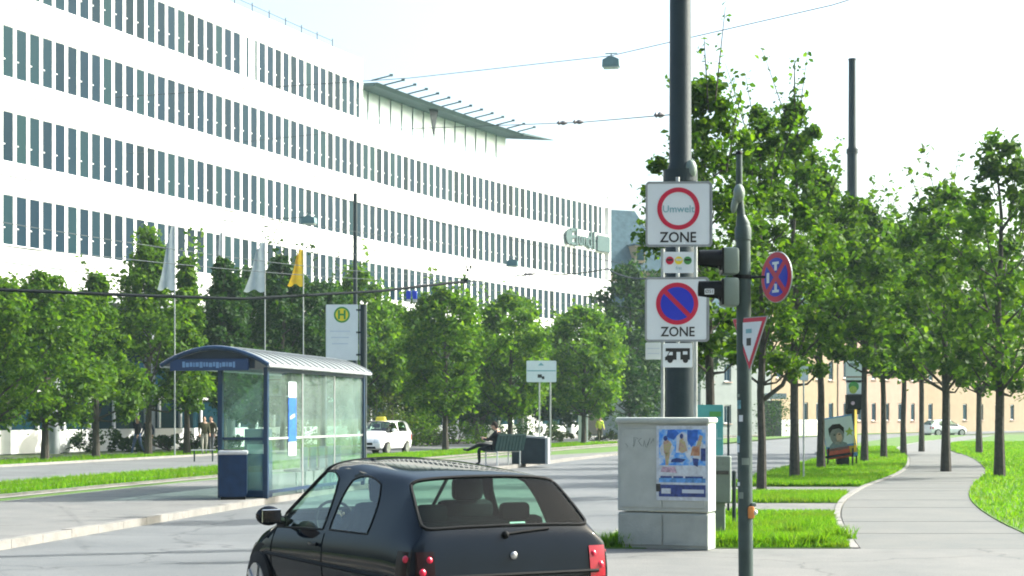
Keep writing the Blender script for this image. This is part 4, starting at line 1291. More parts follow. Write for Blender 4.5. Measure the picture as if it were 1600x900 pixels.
flag(414, 368, 78, 'flag_white', 'flagpole with wide drooping pale flag left of the yellow one', 1.0, 2.4, -1, 3)
flag(474, 380, 79, 'flag_yellow', 'flagpole with the yellow flag', .75, 1.8, -1, 4)

# ------------------------------------------------------------------ signs on the cabinet-side frame, tall tram mast
def mast(label, px, Y, r0, r1, zstep, ztop, cap=True):
    q = gp(px, Y)
    t = thing('catenary_mast', label, 'mast', (q.x, q.y, GZ))
    MB().tube([(0, 0, 0), (0, 0, zstep-.12), (0, 0, zstep+.1), (0, 0, ztop)], [r0, r0, r1, r1*.92], 'mast_paint', 24).build('pole', t, True)
    MB().tube([(0, 0, zstep-.2), (0, 0, zstep-.02)], r0+.03, 'mast_paint', 24).build('collar', t, True)
    if cap: MB().tube([(0, 0, ztop), (0, 0, ztop+.06)], r1*1.02, 'mast_paint', 20).build('cap', t, True)
    MB().tube([(0, 0, 0), (0, 0, .12)], r0*1.35, 'planter_light', 20).build('foot', t, True)
    return t
Ym = 24.6
zs_ = H + (650-275)/F*Ym
m1 = mast('very tall thick dark mast rising behind the two zone signs', 1063, Ym, .225, .165, zs_, 9.8)
MB().ball((.14, -.15, zs_-.02), (.09, .09, .14), 'housing_grey', 10, 8).build('lamp_knob', m1, True)
Yf = 66
mast('slimmer tall mast standing among the street trees at the right', 1331.5, Yf, .20, .155, H + (650-236)/F*Yf, H + (650-98)/F*Yf)

Ys = 22.75; ss = F/Ys
q = gp(1062, Ys)
t = thing('sign_frame', 'two thin grey tubes that carry the zone signs', 'sign post', (q.x, q.y, GZ))
for px, top in ((1036, 388), (1087.5, 282), (1059.5, 276)):
    z0 = 0 if px != 1059.5 else H + (650-540)/ss - GZ
    MB().tube([((px-1062)/ss, .05, z0), ((px-1062)/ss, .05, H + (650-top)/ss - GZ)], .026, 'galv', 10).build('tube', t, True)
for py in (300, 375, 450, 520):
    MB().box((0, .045, H + (650-py)/ss - GZ), (.62, .03, .04), 'galv').build('crossbar', t)

def zone_sign(name, label, cx, cy, wpx, hpx, Y):
    s_ = F/Y; q = gp(cx, Y)
    t = thing(name, label, 'sign', (q.x, q.y, H + (650-cy)/s_), R(-2))
    w_, h_ = wpx/s_, hpx/s_
    MB().rrect(0, 0, w_, h_, .05, .0, .022, 'sign_backing').build('backing', t)
    MB().rrect(-.008, .0, w_*.93, h_*.935, .03, -.004, .0, 'sign_white').build('face', t)
    fr = MB()
    for sx in (-1, 1): fr.box((sx*(w_/2-.012), -.004, 0), (.024, .012, h_-.06), 'sign_backing')
    for sz in (-1, 1): fr.box((0, -.004, sz*(h_/2-.012)), (w_-.06, .012, .024), 'sign_backing')
    fr.build('frame', t)
    return t, s_
t, s_ = zone_sign('zone_sign', 'white square sign with red ring reading Umwelt ZONE, the upper of the two', 1061, 334.5, 104, 102, 22.6)
MB().ring(-1/s_, 8.5/s_, 26/s_, 33/s_, -.010, -.0045, 'sign_red').build('ring', t)
text_mesh('Umwelt', 15.5/s_, 'text_teal', 'lettering', t, (-1/s_, -.0065, 7.5/s_), sx=1.0, bold=.001)
text_mesh('ZONE', 22.5/s_, 'sign_black', 'lettering', t, (-1.5/s_, -.0065, -37/s_), sx=.92, bold=.003)
t, s_ = zone_sign('zone_sign', 'lower white square sign with blue and red no parking disc above ZONE', 1058, 483.5, 100, 101, 22.6)
MB().disc(0, 9/s_, 33/s_, -.009, -.0045, 'sign_red').build('red_disc', t)
for sg in (1, -1):
    pts = []
    r_ = 26/s_; hw = 3.6/s_
    a0 = math.asin(hw/r_)
    for k in range(20):
        a = a0 + (math.pi-2*a0)*k/19
        pts.append((r_*math.cos(a), r_*math.sin(a)))
    rot = R(-45) if sg == 1 else R(135)
    pts = [(x*math.cos(rot)-z*math.sin(rot), x*math.sin(rot)+z*math.cos(rot) + 9/s_) for x, z in pts]
    MB().prism(pts, -.013, -.0095, 'sign_blue').build('blue_field', t)
text_mesh('ZONE', 21/s_, 'sign_black', 'lettering', t, (1/s_, -.0065, -35.5/s_), sx=.92, bold=.003)
q = gp(1060.5, 22.6)
t = thing('sticker_plate', 'small white plate with three coloured sticker dots between the zone signs', 'sign', (q.x, q.y, H + (650-410)/s_))
MB().rrect(0, 0, 47/s_, 33/s_, .02, 0, .015, 'sign_white').build('plate', t)
for dx, m in ((-14, 'sign_red'), (0, 'sign_yellow'), (14, 'sign_green')):
    MB().disc(dx/s_, 3/s_, 6.3/s_, -.004, -.0005, m, 20).build('dot', t)
    MB().box((dx/s_, -.006, 4/s_), (9/s_, .003, 3/s_), 'sign_black' if dx else 'poster_white').build('dot_bar', t)
text_mesh('frei', 7/s_, 'text_teal', 'lettering', t, (0, -.002, -9/s_))
q = gp(1059, 22.6)
t = thing('motorhome_plate', 'white plate with black motorhome picture below the no parking zone sign', 'sign', (q.x, q.y, H + (650-555)/s_))
MB().rrect(0, 0, 46/s_, 38/s_, .02, 0, .015, 'sign_white').build('plate', t)
def P_(l): return [(x/s_, z/s_) for x, z in l]
ic = MB()
ic.prism(P_([(-7, -7), (19, -7), (19, 11), (-19, 11), (-19, 6), (-13, 6), (-17, -1), (-20, -3), (-20, -8), (-7, -8)]), -.004, -.0005, 'sign_black')
ic.disc(-12/s_, -8/s_, 4.2/s_, -.0045, -.0008, 'sign_black', 18); ic.disc(12/s_, -8/s_, 4.2/s_, -.0045, -.0008, 'sign_black', 18)
ic.build('motorhome_symbol', t)
wb = MB(); wb.prism(P_([(-15, 0), (-8, 0), (-8, 5), (-12, 5)]), -.007, -.005, 'sign_white'); wb.prism(P_([(-2, -7), (4, -7), (4, 5), (-2, 5)]), -.007, -.005, 'sign_white'); wb.prism(P_([(8, 1), (15, 1), (15, 6), (8, 6)]), -.007, -.005, 'sign_white')
wb.build('symbol_window', t)
q = gp(1021, 22.9)
t = thing('blank_plate', 'small pale plate left of the motorhome plate', 'sign', (q.x, q.y, H + (650-547)/s_))
MB().rrect(0, 0, 25/s_, 27/s_, .02, 0, .015, 'sign_white').build('plate', t)
for k in range(2): MB().box((0, -.003, (4-8*k)/s_), (19/s_, .004, 1.5/s_), 'text_faint').build('print_line', t)

# ------------------------------------------------------------------ switch cabinet with poster, newspaper dispenser
qa = G(965, 856, GZ); qb = G(1107, 860.5, GZ)
d = qb-qa; wc = d.length; ang = math.atan2(d.y, d.x)
hcab = (H-GZ) + (650-653)/F*qa.y
t = thing('switch_cabinet', 'large weathered grey switch cabinet on the grass with a poster on its door', 'cabinet', ((qa.x+qb.x)/2, (qa.y+qb.y)/2, GZ), ang)
MB().box((0, .19, .235), (wc*.99, .36, .47), 'cabinet_base', bev=.015).build('plinth', t)
MB().box((0, .18, .49+(hcab-.55)/2), (wc, .36, hcab-.55), 'cabinet_grey', bev=.012).build('cabinet_body', t)
for sx in (-1, 1):
    ww = wc*(.44 if sx < 0 else .44)
    MB().box((sx*wc*.235, -.004, .54+(hcab-.68)/2), (wc*.455, .014, hcab-.68), 'cabinet_grey', bev=.004).build('door', t)
    MB().box((sx*wc*.25, -.001, .25), (wc*.485, .012, .40), 'cabinet_base', bev=.004).build('plinth_panel', t)
MB().box((0, .17, hcab-.03), (wc+.05, .44, .075), 'cabinet_grey', bev=.03).build('roof', t, True)
lk = MB(); lk.box((-.05, -.018, .80), (.06, .016, .10), 'sign_black', bev=.004); lk.build('lock', t)
g_ = random.Random(4)
gf = MB()
for k in range(7):
    x = -wc*.25 + (k-3)*.05; z = hcab-.32
    pts = [(x+g_.uniform(-.05, .05), -.0125, z+g_.uniform(-.08, .08)) for _ in range(3)]
    gf.tube(pts, .0025, 'news_grey', 4)
gf.build('scribble', t)
# poster: flat print pieces
pw_, ph_ = 84/121, 117/121
px0, pz0 = wc*.22, hcab - .10 - ph_/2
po = MB().rrect(px0, pz0, pw_, ph_, .01, -.022, -.014, 'poster_white').build('poster', t)
def pp(name, poly, m, k):
    y = -.0235 - .0012*k
    MB().prism([(px0 + (x-.5)*pw_, pz0 + (.5-z)*ph_) for x, z in poly], y, y+.001, m).build(name, po)
def el(cx, cz, rx, rz, n=14, a=0): return [(cx + rx*math.cos(2*math.pi*k/n+a), cz - rz*math.sin(2*math.pi*k/n+a)) for k in range(n)]
pp('print_sky', [(.05, .97-.43), (.95, .97-.43), (.95, .05), (.05, .05)], 'print_photo_sky', 0)
pp('print_cloud', [(.10, .40), (.25, .42), (.34, .30), (.28, .20), (.14, .22), (.06, .30)], 'poster_white', 1); pp('print_cloud', [(.38, .36), (.62, .36), (.60, .16), (.5, .08), (.40, .14)], 'poster_white', 1); pp('print_cloud', [(.70, .46), (.92, .44), (.90, .22), (.78, .2)], 'poster_white', 1)
pp('print_splash', [(.20, .15), (.34, .19), (.44, .10), (.36, .05), (.22, .06)], 'poster_blue', 2); pp('print_splash', [(.60, .20), (.68, .29), (.80, .18), (.80, .06), (.60, .06)], 'poster_blue', 2); pp('print_splash', [(.86, .47), (.95, .47), (.95, .30), (.86, .30)], 'poster_navy', 2)
pp('print_figure', [(.15, .36), (.20, .42), (.26, .34), (.30, .25), (.23, .19), (.14, .21)], 'print_photo_figure', 3)
pp('print_figure', [(.18, .53), (.23, .53), (.27, .35), (.17, .37)], 'print_photo_figure', 3)
pp('print_figure', [(.43, .33), (.50, .37), (.60, .33), (.56, .22), (.50, .14), (.45, .20)], 'print_photo_figure', 3); pp('print_head', el(.49, .14, .035, .035), 'poster_navy', 4)
pp('print_figure', [(.66, .40), (.84, .40), (.84, .28), (.70, .27)], 'print_photo_warm', 3); pp('print_figure', [(.77, .28), (.85, .28), (.90, .14), (.84, .12)], 'print_photo_figure', 3)
pp('print_head', el(.18, .17, .04, .035), 'poster_navy', 4)
pp('print_figure', [(.28, .49), (.50, .49), (.57, .45), (.40, .43), (.30, .45)], 'poster_navy', 3); pp('print_figure', [(.72, .52), (.80, .55), (.82, .44), (.70, .43)], 'poster_navy', 3)
pp('print_meadow', [(.05, .66), (.95, .66), (.95, .53), (.05, .53)], 'poster_white', 1)
pp('print_meadow', [(.08, .62), (.40, .63), (.36, .55), (.12, .55)], 'poster_pink', 2)
pp('print_block', [(.05, .76), (.95, .76), (.95, .70), (.05, .70)], 'poster_sky', 1)
pp('print_block', [(.05, .95), (.95, .95), (.95, .79), (.05, .79)], 'poster_navy', 1)
pp('print_block', [(.10, .91), (.28, .91), (.28, .84), (.10, .84)], 'poster_white', 2); pp('print_block', [(.50, .90), (.92, .90), (.92, .85), (.50, .85)], 'text_faint', 2)
for k, (xa, xb) in enumerate(((.08, .30), (.33, .52), (.56, .90))):
    pp('print_line', [(xa, .70), (xb, .70), (xb, .675), (xa, .675)], 'poster_navy', 2)

Yn = 23.4; sn = F/Yn
q = gp(1125, Yn)
t = thing('newspaper_dispenser', 'grey newspaper dispenser with teal poster panel behind the switch cabinet', 'newspaper box', (q.x, q.y, GZ), R(-10))
MB().box((0.01, 0, H - (712-650)/sn - GZ - .33), (32/sn, .30, .66), 'news_grey', bev=.02).build('box_body', t)
MB().box((-.03, .02, .28), (.20, .16, .56), 'news_grey', bev=.01).build('stem', t)
MB().box((0, .02, .015), (.42, .4, .04), 'news_grey').build('foot', t)
MB().box((.02, -.155, H - (738-650)/sn - GZ), (.22, .012, .05), 'sign_black').build('slot', t)
zc = H + (650-672)/sn - GZ
MB().rrect(-17/sn, zc, 44/sn, 79/sn, .02, -.05, -.02, 'news_teal').build('panel', t)
MB().box((-7/sn, -.054, zc + 25/sn), (18/sn, .004, 8/sn), 'sign_green').build('print', t)
MB().box((-8/sn, -.054, zc - 5/sn), (9/sn, .004, 14/sn), 'text_teal').build('print', t)
MB().box((-17/sn, -.054, zc - 13/sn), (40/sn, .004, 3/sn), 'text_teal').build('print', t)
MB().tube([(.115, .03, .4), (.115, .03, zc + 36/sn)], .018, 'mast_paint', 6).build('rod', t)
# slim dark stake behind it
q = gp(1147, 26)
tag(MB().tube([(0, 0, 0), (0, 0, .85)], .03, 'mast_paint', 8).ball((0, 0, .85), .034, 'mast_paint', 8, 6).build('bollard'), 'thin dark stake in the grass between dispenser and signal pole', 'bollard').location = (q.x, q.y, GZ)

# ------------------------------------------------------------------ traffic signal pole with two heads seen from the side
Yp = 17.6; sp = F/Yp
def zp(py): return H + (650-py)/sp - GZ
q = gp(1161, Yp)
t = thing('signal_pole', 'weathered grey green traffic light pole in front of the switch cabinet', 'traffic light pole', (q.x, q.y, GZ))
ox = lambda px: (px-1161)/sp
MB().tube([(.03, 0, 0), (0, 0, zp(365)), (0, 0, zp(350)), (ox(1158), 0, zp(338))], [.078, .078, .074, .05], 'pole_green', 20).build('pole', t, True)
MB().tube([(ox(1158), 0, zp(340)), (ox(1155), 0, zp(300)), (ox(1155), 0, zp(240))], [.045, .036, .032], 'pole_green', 14).ball((ox(1155), 0, zp(240)), .036, 'black_plastic', 10, 6).build('top_tube', t, True)
MB().tube([(0, 0, zp(375)), (0, 0, zp(357)), (0, 0, zp(348))], [.088, .088, .06], 'pole_green', 20).build('cap', t, True)
MB().ball((ox(1154), -.04, zp(303)), (.062, .075, .10), 'housing_grey', 12, 9).ball((ox(1148), -.02, zp(318)), (.04, .05, .11), 'housing_grey', 10, 8, Matrix.Rotation(R(12), 3, 'Y')).build('detector', t, True)
for k, (pa, pb_) in enumerate(((387, 430), (434, 480))):
    zc = (zp(pa)+zp(pb_))/2; hh = abs(zp(pa)-zp(pb_))
    hb_ = MB()
    hb_.box((ox(1140), 0, zc), (27/sp, .24, hh*.98), 'housing_grey', bev=.035)
    hd_ = hb_.build('signal_head', t, True)
    v = MB(); n = 14
    ring0 = []; ring1 = []
    rr = .125
    for i in range(n+1):
        a = R(-30) + R(240)*i/n
        ring0.append((ox(1127), rr*math.cos(a), zc + rr*math.sin(a))); ring1.append((ox(1092), rr*.9*math.cos(a), zc + .02 + rr*.9*math.sin(a)*(.9)))
    vs = ring0 + ring1; m_ = n+1
    v.add(vs, [(i, i+1, m_+i+1, m_+i) for i in range(n)], 'black_plastic')
    inner = [(x, y_*.95, zc + (z_-zc)*.95) for x, y_, z_ in vs]
    v.add(inner, [(i, m_+i, m_+i+1, i+1) for i in range(n)], 'black_plastic')
    v.build('visor', hd_, True)
    MB().box((ox(1127.5), 0, zc), (.02, .25, .27), 'black_plastic').build('front_plate', hd_)
    l_ = MB(); l_.ball((ox(1125), 0, zc), (.025, .095, .095), 'lamp_dark', 10, 8); l_.build('lens', hd_, True)
MB().rrect(ox(1106), zp(457), .10, .06, .01, -.136, -.13, 'sign_white').build('number_plate', t)
text_mesh('Ø51', .05, 'sign_black', 'lettering', t, (ox(1106), -.138, zp(457)))
for py in (433, 388):
    MB().tube([(ox(1145), 0, zp(py)), (.0, 0, zp(py))], .02, 'black_plastic', 8).build('bracket', t)
MB().tube([(0, 0, zp(436)), (0, 0, zp(430))], .09, 'black_plastic', 18).build('clamp', t)
MB().tube([(0, 0, zp(433)), (ox(1196), 0, zp(433))], .014, 'black_plastic', 8).build('arm', t)
MB().box((.075, -.06, zp(800)), (.07, .09, .13), 'orange_plastic', bev=.02).ball((.115, -.075, zp(800)), .03, 'bin_rim', 10, 7).build('push_button', t, True)
MB().box((.105, -.055, zp(788)), (.05, .06, .04), 'housing_grey', bev=.008).build('button_cap', t, True)
g_ = random.Random(3)
for k in range(11):
    py = 600 + k*17 + g_.uniform(-4, 4); a = R(g_.uniform(-75, 5))
    h_ = g_.uniform(.03, .09); r_ = .0795 + .002
    b = MB(); w0 = g_.uniform(.25, .5)
    zc = zp(py); vs = []
    for z in (zc-h_/2, zc+h_/2):
        for i in range(4):
            aa = a - w0 + 2*w0*i/3
            vs.append((.03*(1-zc/zp(365)) + r_*math.sin(aa)*1.0, -r_*math.cos(aa), z))
    b.add(vs, [(i, i+1, 4+i+1, 4+i) for i in range(3)], ('sign_white', 'housing_grey', 'poster_teal')[k % 3] if k % 4 else 'pole_green')
    b.build('sticker', t)
# round no stopping sign seen at an angle
q = gp(1213, Yp)
t = thing('no_stopping_sign', 'round red and blue no stopping sign turned sideways on the traffic light pole', 'sign', (q.x, q.y, H + (650-433)/sp), R(-63))
Rr = 40/sp
MB().disc(0, 0, Rr, 0, .012, 'sign_backing').build('plate', t)
MB().disc(0, 0, Rr*.97, -.004, -.0005, 'sign_red').build('red_disc', t)
for k in range(4):
    a0 = R(90*k-45) ; r_ = Rr*.76; hw = Rr*.115
    pts = []; ai = math.asin(hw/r_)
    pts.append((hw*1.414*math.cos(a0+R(45)), hw*1.414*math.sin(a0+R(45))))
    for i in range(10):
        a = a0 + ai + (R(90)-2*ai)*i/9; pts.append((r_*math.cos(a), r_*math.sin(a)))
    MB().prism(pts, -.008, -.0045, 'sign_blue').build('blue_field', t)
ar = MB()
for sz in (1, -1):
    ar = MB()
    ar.box((0, -.010, sz*Rr*.43), (Rr*.16, .003, Rr*.34), 'sign_white'); ar.box((0, -.0105, sz*Rr*.55), (Rr*.42, .003, Rr*.10), 'sign_white')
    ar.build('arrow', t)
MB().box((-Rr*.5, -.010, 0), (Rr*.16, .003, Rr*.4), 'sign_white').build('arrow', t)
MB().box((0, .02, 0), (.05, .03, Rr*1.2), 'galv').build('clamp_bar', t)
# triangular give-way style warning sign, turned, pointing down
q = gp(1171, Yp-.16)
t = thing('triangle_sign', 'triangular white sign with red border pointing down, clamped on the traffic light pole', 'sign', (q.x, q.y, H + (650-497)/sp), R(-60))
wt = 54/sp/.62; ht = 83/sp
def tri(k, dz=0): 
    c = -ht*.36
    return [(x*k, c + (z-c)*k) for x, z in ((0, -ht), (wt*.5, 0), (-wt*.5, 0))]
MB().prism(tri(1.0), 0, .012, 'sign_backing').build('plate', t)
MB().prism(tri(.95), -.004, -.0005, 'sign_red').build('red_border', t)
MB().prism(tri(.74), -.008, -.0045, 'sign_white').build('white_field', t)
tm_ = MB(); tm_.box((0, -.010, -ht*.46), (wt*.12, .003, ht*.14), 'sign_black'); tm_.box((0, -.010, -ht*.26), (wt*.16, .003, ht*.08), 'text_teal'); tm_.build('tram_symbol', t)
MB().box((0, .02, -ht*.25), (.05, .03, ht*.4), 'galv').build('clamp_bar', t)

# ------------------------------------------------------------------ election poster stand, plates on the far mast, small sign
q = G(1312, 731, GZ)
se = F/q.y
t = thing('poster_stand', 'leaning election poster stand with a portrait on the grass between the maples', 'poster stand', (q.x, q.y, GZ), R(-6))
def zz(py): return (731-py)/se
rot = Matrix.Rotation(R(-9), 3, 'Y')
lean = Matrix.Rotation(R(8), 3, 'X')
def brd(cx, cz, w_, h_, y, m, name, par, poly=None):
    b = MB()
    if poly is None: b.box((0, 0, 0), (w_, .02 if y == 0 else .003, h_), m)
    else: b.prism(poly, -.0015, .0015, m)
    b.v = [tuple(lean @ (rot @ (Vector(v) + Vector((cx, y, cz)))) + Vector((0, 0, zz(683)))) for v in b.v]
    return b.build(name, par)
bw_, bh_ = 47/se, 66/se
pb_ = brd(0, 0, bw_, bh_, 0, 'poster_sky', 'board', t)
brd(0, bh_*.14, bw_*.96, bh_*.66, -.0125, 'sign_white', 'print_sky', pb_)
k = bw_
def E(cx, cz, rx, rz, n=18): return [(cx*k + rx*k*math.cos(2*math.pi*i/n), cz*k + rz*k*math.sin(2*math.pi*i/n)) for i in range(n)]
brd(0, 0, 0, 0, -.016, 'poster_grey', 'print_coat', pb_, [(-.40*k, -.42*k), (.24*k, -.42*k), (.20*k, -.22*k), (.02*k, -.12*k), (-.22*k, -.12*k), (-.36*k, -.24*k)])
brd(0, 0, 0, 0, -.019, 'poster_face', 'print_face', pb_, E(-.08, .08, .23, .33))
brd(0, 0, 0, 0, -.022, 'hair_dark', 'print_hair', pb_, [(-.33*k, .06*k), (-.29*k, .18*k), (-.2*k, .29*k), (.02*k, .30*k), (.12*k, .2*k), (.16*k, .08*k), (.18*k, .30*k), (.06*k, .45*k), (-.18*k, .46*k), (-.33*k, .34*k)])
for ex in (-.16, .0): brd(0, 0, 0, 0, -.0235, 'hair_dark', 'print_eye', pb_, E(ex, .10, .035, .018, 10))
brd(0, 0, 0, 0, -.0235, 'trim_brown', 'print_mouth', pb_, E(-.08, -.12, .07, .018, 10))
brd(0, 0, 0, 0, -.0225, 'poster_skin', 'print_cheek', pb_, E(-.02, .0, .10, .16, 12))
brd(0, 0, 0, 0, -.016, 'poster_lime', 'print_star', pb_, [(.22*k, .0), (.34*k, .06*k), (.42*k, -.02*k), (.40*k, .10*k), (.48*k, .16*k), (.40*k, .2*k), (.36*k, .30*k), (.30*k, .2*k), (.20*k, .18*k), (.27*k, .1*k)])
brd(-.06*k, -.52*k, bw_*.84, bh_*.26, -.016, 'poster_red', 'print_block', pb_)
brd(.38*k, -.46*k, bw_*.22, bh_*.16, -.019, 'poster_yellow', 'print_block', pb_)
bs = MB(); bs.box((0, 0, 0), (.9, .02, bh_*.98), 'poster_yellow', Matrix.Rotation(R(80), 3, 'Z')); bk = bs.build('side_board', t); bk.location = (bw_*.5+.06, .42, zz(672))
for (x, y) in ((-bw_*.40, 0), (bw_*.42, .02), (bw_*.1, .75), (bw_*.62, .8)):
    MB().tube([(x, y, 0), (x*.96+.03, y*.8+.03, zz(700))], .03, 'black_plastic', 6).build('leg', t)
for y_, x_ in ((.0, -.1), (.4, .05)): MB().box((x_, y_, zz(712)), (bw_*.9, .04, .08), 'black_plastic', rot).build('crossbar', t)
MB().box((bw_*.12, .3, zz(722)), (.42, .32, .34), 'black_plastic', bev=.03).build('ballast', t)
qf = gp(1335, Yf-.5); sf = F/(Yf-.5)
t = thing('route_plate', 'pale plate with dark red line on the slimmer far mast', 'sign', (qf.x, qf.y, H + (650-578)/sf))
MB().rrect(0, 0, 27/sf, 40/sf, .03, 0, .03, 'sign_white').build('plate', t)
MB().box((0, -.005, -11/sf), (25/sf, .006, 2.4/sf), 'trim_brown').build('line_print', t)
MB().box((-3/sf, -.005, 8/sf), (12/sf, .006, 5/sf), 'poster_grey').build('line_print', t)
t = thing('round_plate', 'pale plate with green and yellow symbol under the route plate on the far mast', 'sign', (qf.x, qf.y, H + (650-606)/sf))
MB().rrect(0, 0, 25/sf, 24/sf, .03, 0, .03, 'sign_white').build('plate', t)
MB().disc(-1/sf, 2/sf, 8/sf, -.006, -.001, 'sign_green', 20).disc(-2/sf, -3/sf, 6/sf, -.010, -.0065, 'poster_lime', 20).build('symbol', t)
t = thing('signal_box', 'dark box clamped on the far mast above the election poster', 'box', (qf.x+.05, qf.y, H + (650-628)/sf))
MB().box((0, 0, 0), (30/sf, .4, 24/sf), 'black_plastic', bev=.05).build('box_body', t)
MB().box((-5/sf, 0, -14/sf), (22/sf, .3, 10/sf), 'black_plastic', bev=.04).build('lower_box', t)
MB().disc(-6/sf, -2/sf, 3/sf, -.215, -.2, 'poster_pink', 14).build('label_print', t)
q = gp(1256, 44.5); sx_ = F/44.5
t = thing('small_street_sign', 'small pale blue plate on a thin post between two maple trunks', 'sign', (q.x, q.y, GZ))
MB().tube([(0, .03, 0), (0, .03, H + (650-570)/sx_ - GZ)], .022, 'galv', 8).build('post', t)
MB().rrect(0, H + (650-583)/sx_ - GZ, 14/sx_, 22/sx_, .02, 0, .02, 'text_faint').build('plate', t)

# ------------------------------------------------------------------ overhead wires, lamps, insulators
def cable(name, label, pts, r, m, cat='cable', group=None, sag=0.0):
    P = []
    for i in range(len(pts)-1):
        a, b_ = Vector(pts[i]), Vector(pts[i+1])
        for k in range(12):
            u = k/12; q = a.lerp(b_, u); q.z -= sag*4*u*(1-u)*(b_-a).length/40; P.append(q)
    P.append(Vector(pts[-1]))
    o = MB().tube(P, r, m, 6).build(name, None, True)
    return tag(o, label, cat, group)
cable('support_cable', 'thick dark support cable crossing in front of the left trees to the contact wires', [W(-160, 446, 38), W(200, 461, 42), W(380, 467, 45), W(590, 455, 50), (W(725, 440, 55))], .048, 'wire_black', sag=.0)
cable('support_cable', 'thinner wire continuing the support cable from its joint towards the tall mast', [W(725, 440, 55), W(835, 427, 50), W(950, 420, 40), W(1040, 432, 25)], .016, 'wire_grey', sag=.3)
cable('lamp_wire', 'thin high wire that carries the street lamp left of the tall mast', [W(180, 152, 70), W(640, 122, 60), W(955, 87, 50), W(1020, 72, 46), W(1300, 8, 40), W(1520, -60, 36)], .012, 'wire_grey', sag=.0)
cable('span_wire', 'thin span wire with insulators fixed to the tall mast', [W(1050, 179, 24.5), W(910, 191, 34), W(540, 205, 60), W(200, 240, 80)], .009, 'wire_grey', sag=.0)
for i, (a, b_, lab) in enumerate([
  ((W(-100, 372, 30)), W(830, 437, 90), 'lower contact wire running past the tree tops at the left'),
  ((W(-100, 330, 30)), W(720, 430, 80), 'upper contact wire running past the flags'),
  ((W(180, 298, 50)), W(725, 385, 62), 'thin wire crossing the white band above the flags'),
  ((W(180, 205, 70)), W(845, 345, 80), 'thin wire crossing the middle office windows'),
  ((W(470, 295, 60)), W(1010, 420, 60), 'thin wire from the slim lamp pole to the zone signs'),
  ((W(545, 395, 55)), W(960, 480, 120), 'contact wire going away over the right end of the offices'),
  ((W(330, 345, 62)), W(485, 338, 55), 'short wire to the hanging lamp by the slim lamp pole'),
  ((W(725, 437, 55)), W(725, 370, 55), 'short upright dropper wire above the cable joint'),
  ((W(585, 455, 50)), W(585, 390, 50), 'short upright dropper wire above the thick cable'),
  ((W(960, 478, 60)), W(1240, 500, 60), 'wire passing behind the zone signs into the street trees'),
  ((W(1110, 370, 40)), W(1300, 350, 60), 'wire among the street tree crowns')]):
    cable('overhead_wire', lab, [a, b_], .011, 'wire_grey', 'wire', 'overhead tram wires', .25)
def hang_lamp(px, py, Y, lab, wpx=27, hpx=17, m='lamp_teal'):
    s_ = F/Y; q = W(px, py, Y)
    t = thing('hanging_lamp', lab, 'street lamp', q, R(-12), 'lamps hanging from wires')
    w_ = wpx/s_; h_ = hpx/s_
    MB().prism([(-w_/2, -h_*.4), (w_/2, -h_*.4), (w_/2*.95, h_*.25), (w_*.15, h_*.5), (-w_*.15, h_*.5), (-w_/2*.95, h_*.25)], -.14, .14, m).build('housing', t)
    MB().box((0, 0, -h_*.46), (w_*.86, .24, h_*.12), 'lamp_glass').build('glass', t)
    MB().tube([(0, 0, h_*.5), (0, 0, h_*.85)], .02, m, 6).box((0, 0, h_*.85), (w_*.7, .03, .03), m).build('hanger', t)
hang_lamp(955, 98, 50, 'box lamp hanging against the white sky')
hang_lamp(483, 344, 55, 'lamp hanging in front of the middle office windows', 22, 13)
hang_lamp(801, 411, 60, 'small lamp hanging in front of the white band above the bench', 18, 11)
for px, py, Y, lab in ((878, 192, 35, 'left insulator of the pair on the span wire'), (903, 190.5, 34, 'right insulator of the pair on the span wire'), (1030, 179.5, 26, 'insulator on the span wire next to the tall mast'), (826, 428.5, 50, 'insulator on the cable right of the cable joint'), (660, 446, 53, 'insulator on the thick cable left of the cable joint')):
    q = W(px, py, Y); s_ = F/Y
    tag(MB().tube([(-8/s_, 0, .0), (-5/s_, 0, 0), (-2/s_, 0, 0), (1/s_, 0, 0), (5/s_, 0, 0), (9/s_, 0, 0)], [.012, .05, .03, .05, .04, .01], 'insulator', 8).build('insulator', None, True), lab, 'insulator').location = q
for px, lab in ((638.5, 'left one of the two blue boxes hanging under the thick cable'), (648, 'right one of the two blue boxes hanging under the thick cable')):
    q = W(px, 461, 51); s_ = F/51
    t = thing('hanging_box', lab, 'signal box', q, 0, 'blue boxes under the cable')
    MB().box((0, 0, 0), (7/s_, .14, 13/s_), 'hang_blue', bev=.01).build('box_body', t)
    MB().box((0, 0, -9/s_), (6/s_, .12, 4/s_), 'bin_rim').build('lower_cap', t)
    MB().tube([(0, 0, 6/s_), (0, 0, 11/s_)], .012, 'wire_black', 5).build('hanger', t)
q = gp(555, 72)
t = thing('lamp_pole', 'slim dark lamp pole rising in front of the office windows above the stop board', 'lamp post', (q.x, q.y, .03))
zt = H + (650-305)/F*72
MB().tube([(0, 0, 0), (0, 0, zt)], [.11, .085], 'mast_paint', 12).build('pole', t, True)
MB().tube([(0, 0, zt), (0, 0, zt+.05)], .095, 'mast_paint', 12).build('cap', t)
# cable joint hardware
q = W(725, 440, 55)
t = thing('cable_joint', 'joint where the thick cable meets the thinner wires', 'cable joint', q)
MB().tube([(-.12, 0, 0), (.12, 0, .02)], .07, 'wire_black', 8).tube([(0, 0, 0), (.1, 0, .35), (.05, 0, .8)], .02, 'wire_black', 6).tube([(0, 0, .02), (.25, 0, .2), (.2, 0, .5)], .018, 'wire_black', 6).build('clamp', t)
MB().ball((.12, 0, .38), .05, 'wire_black', 8, 6).ball((.22, 0, .5), .045, 'wire_black', 8, 6).build('insulator', t)

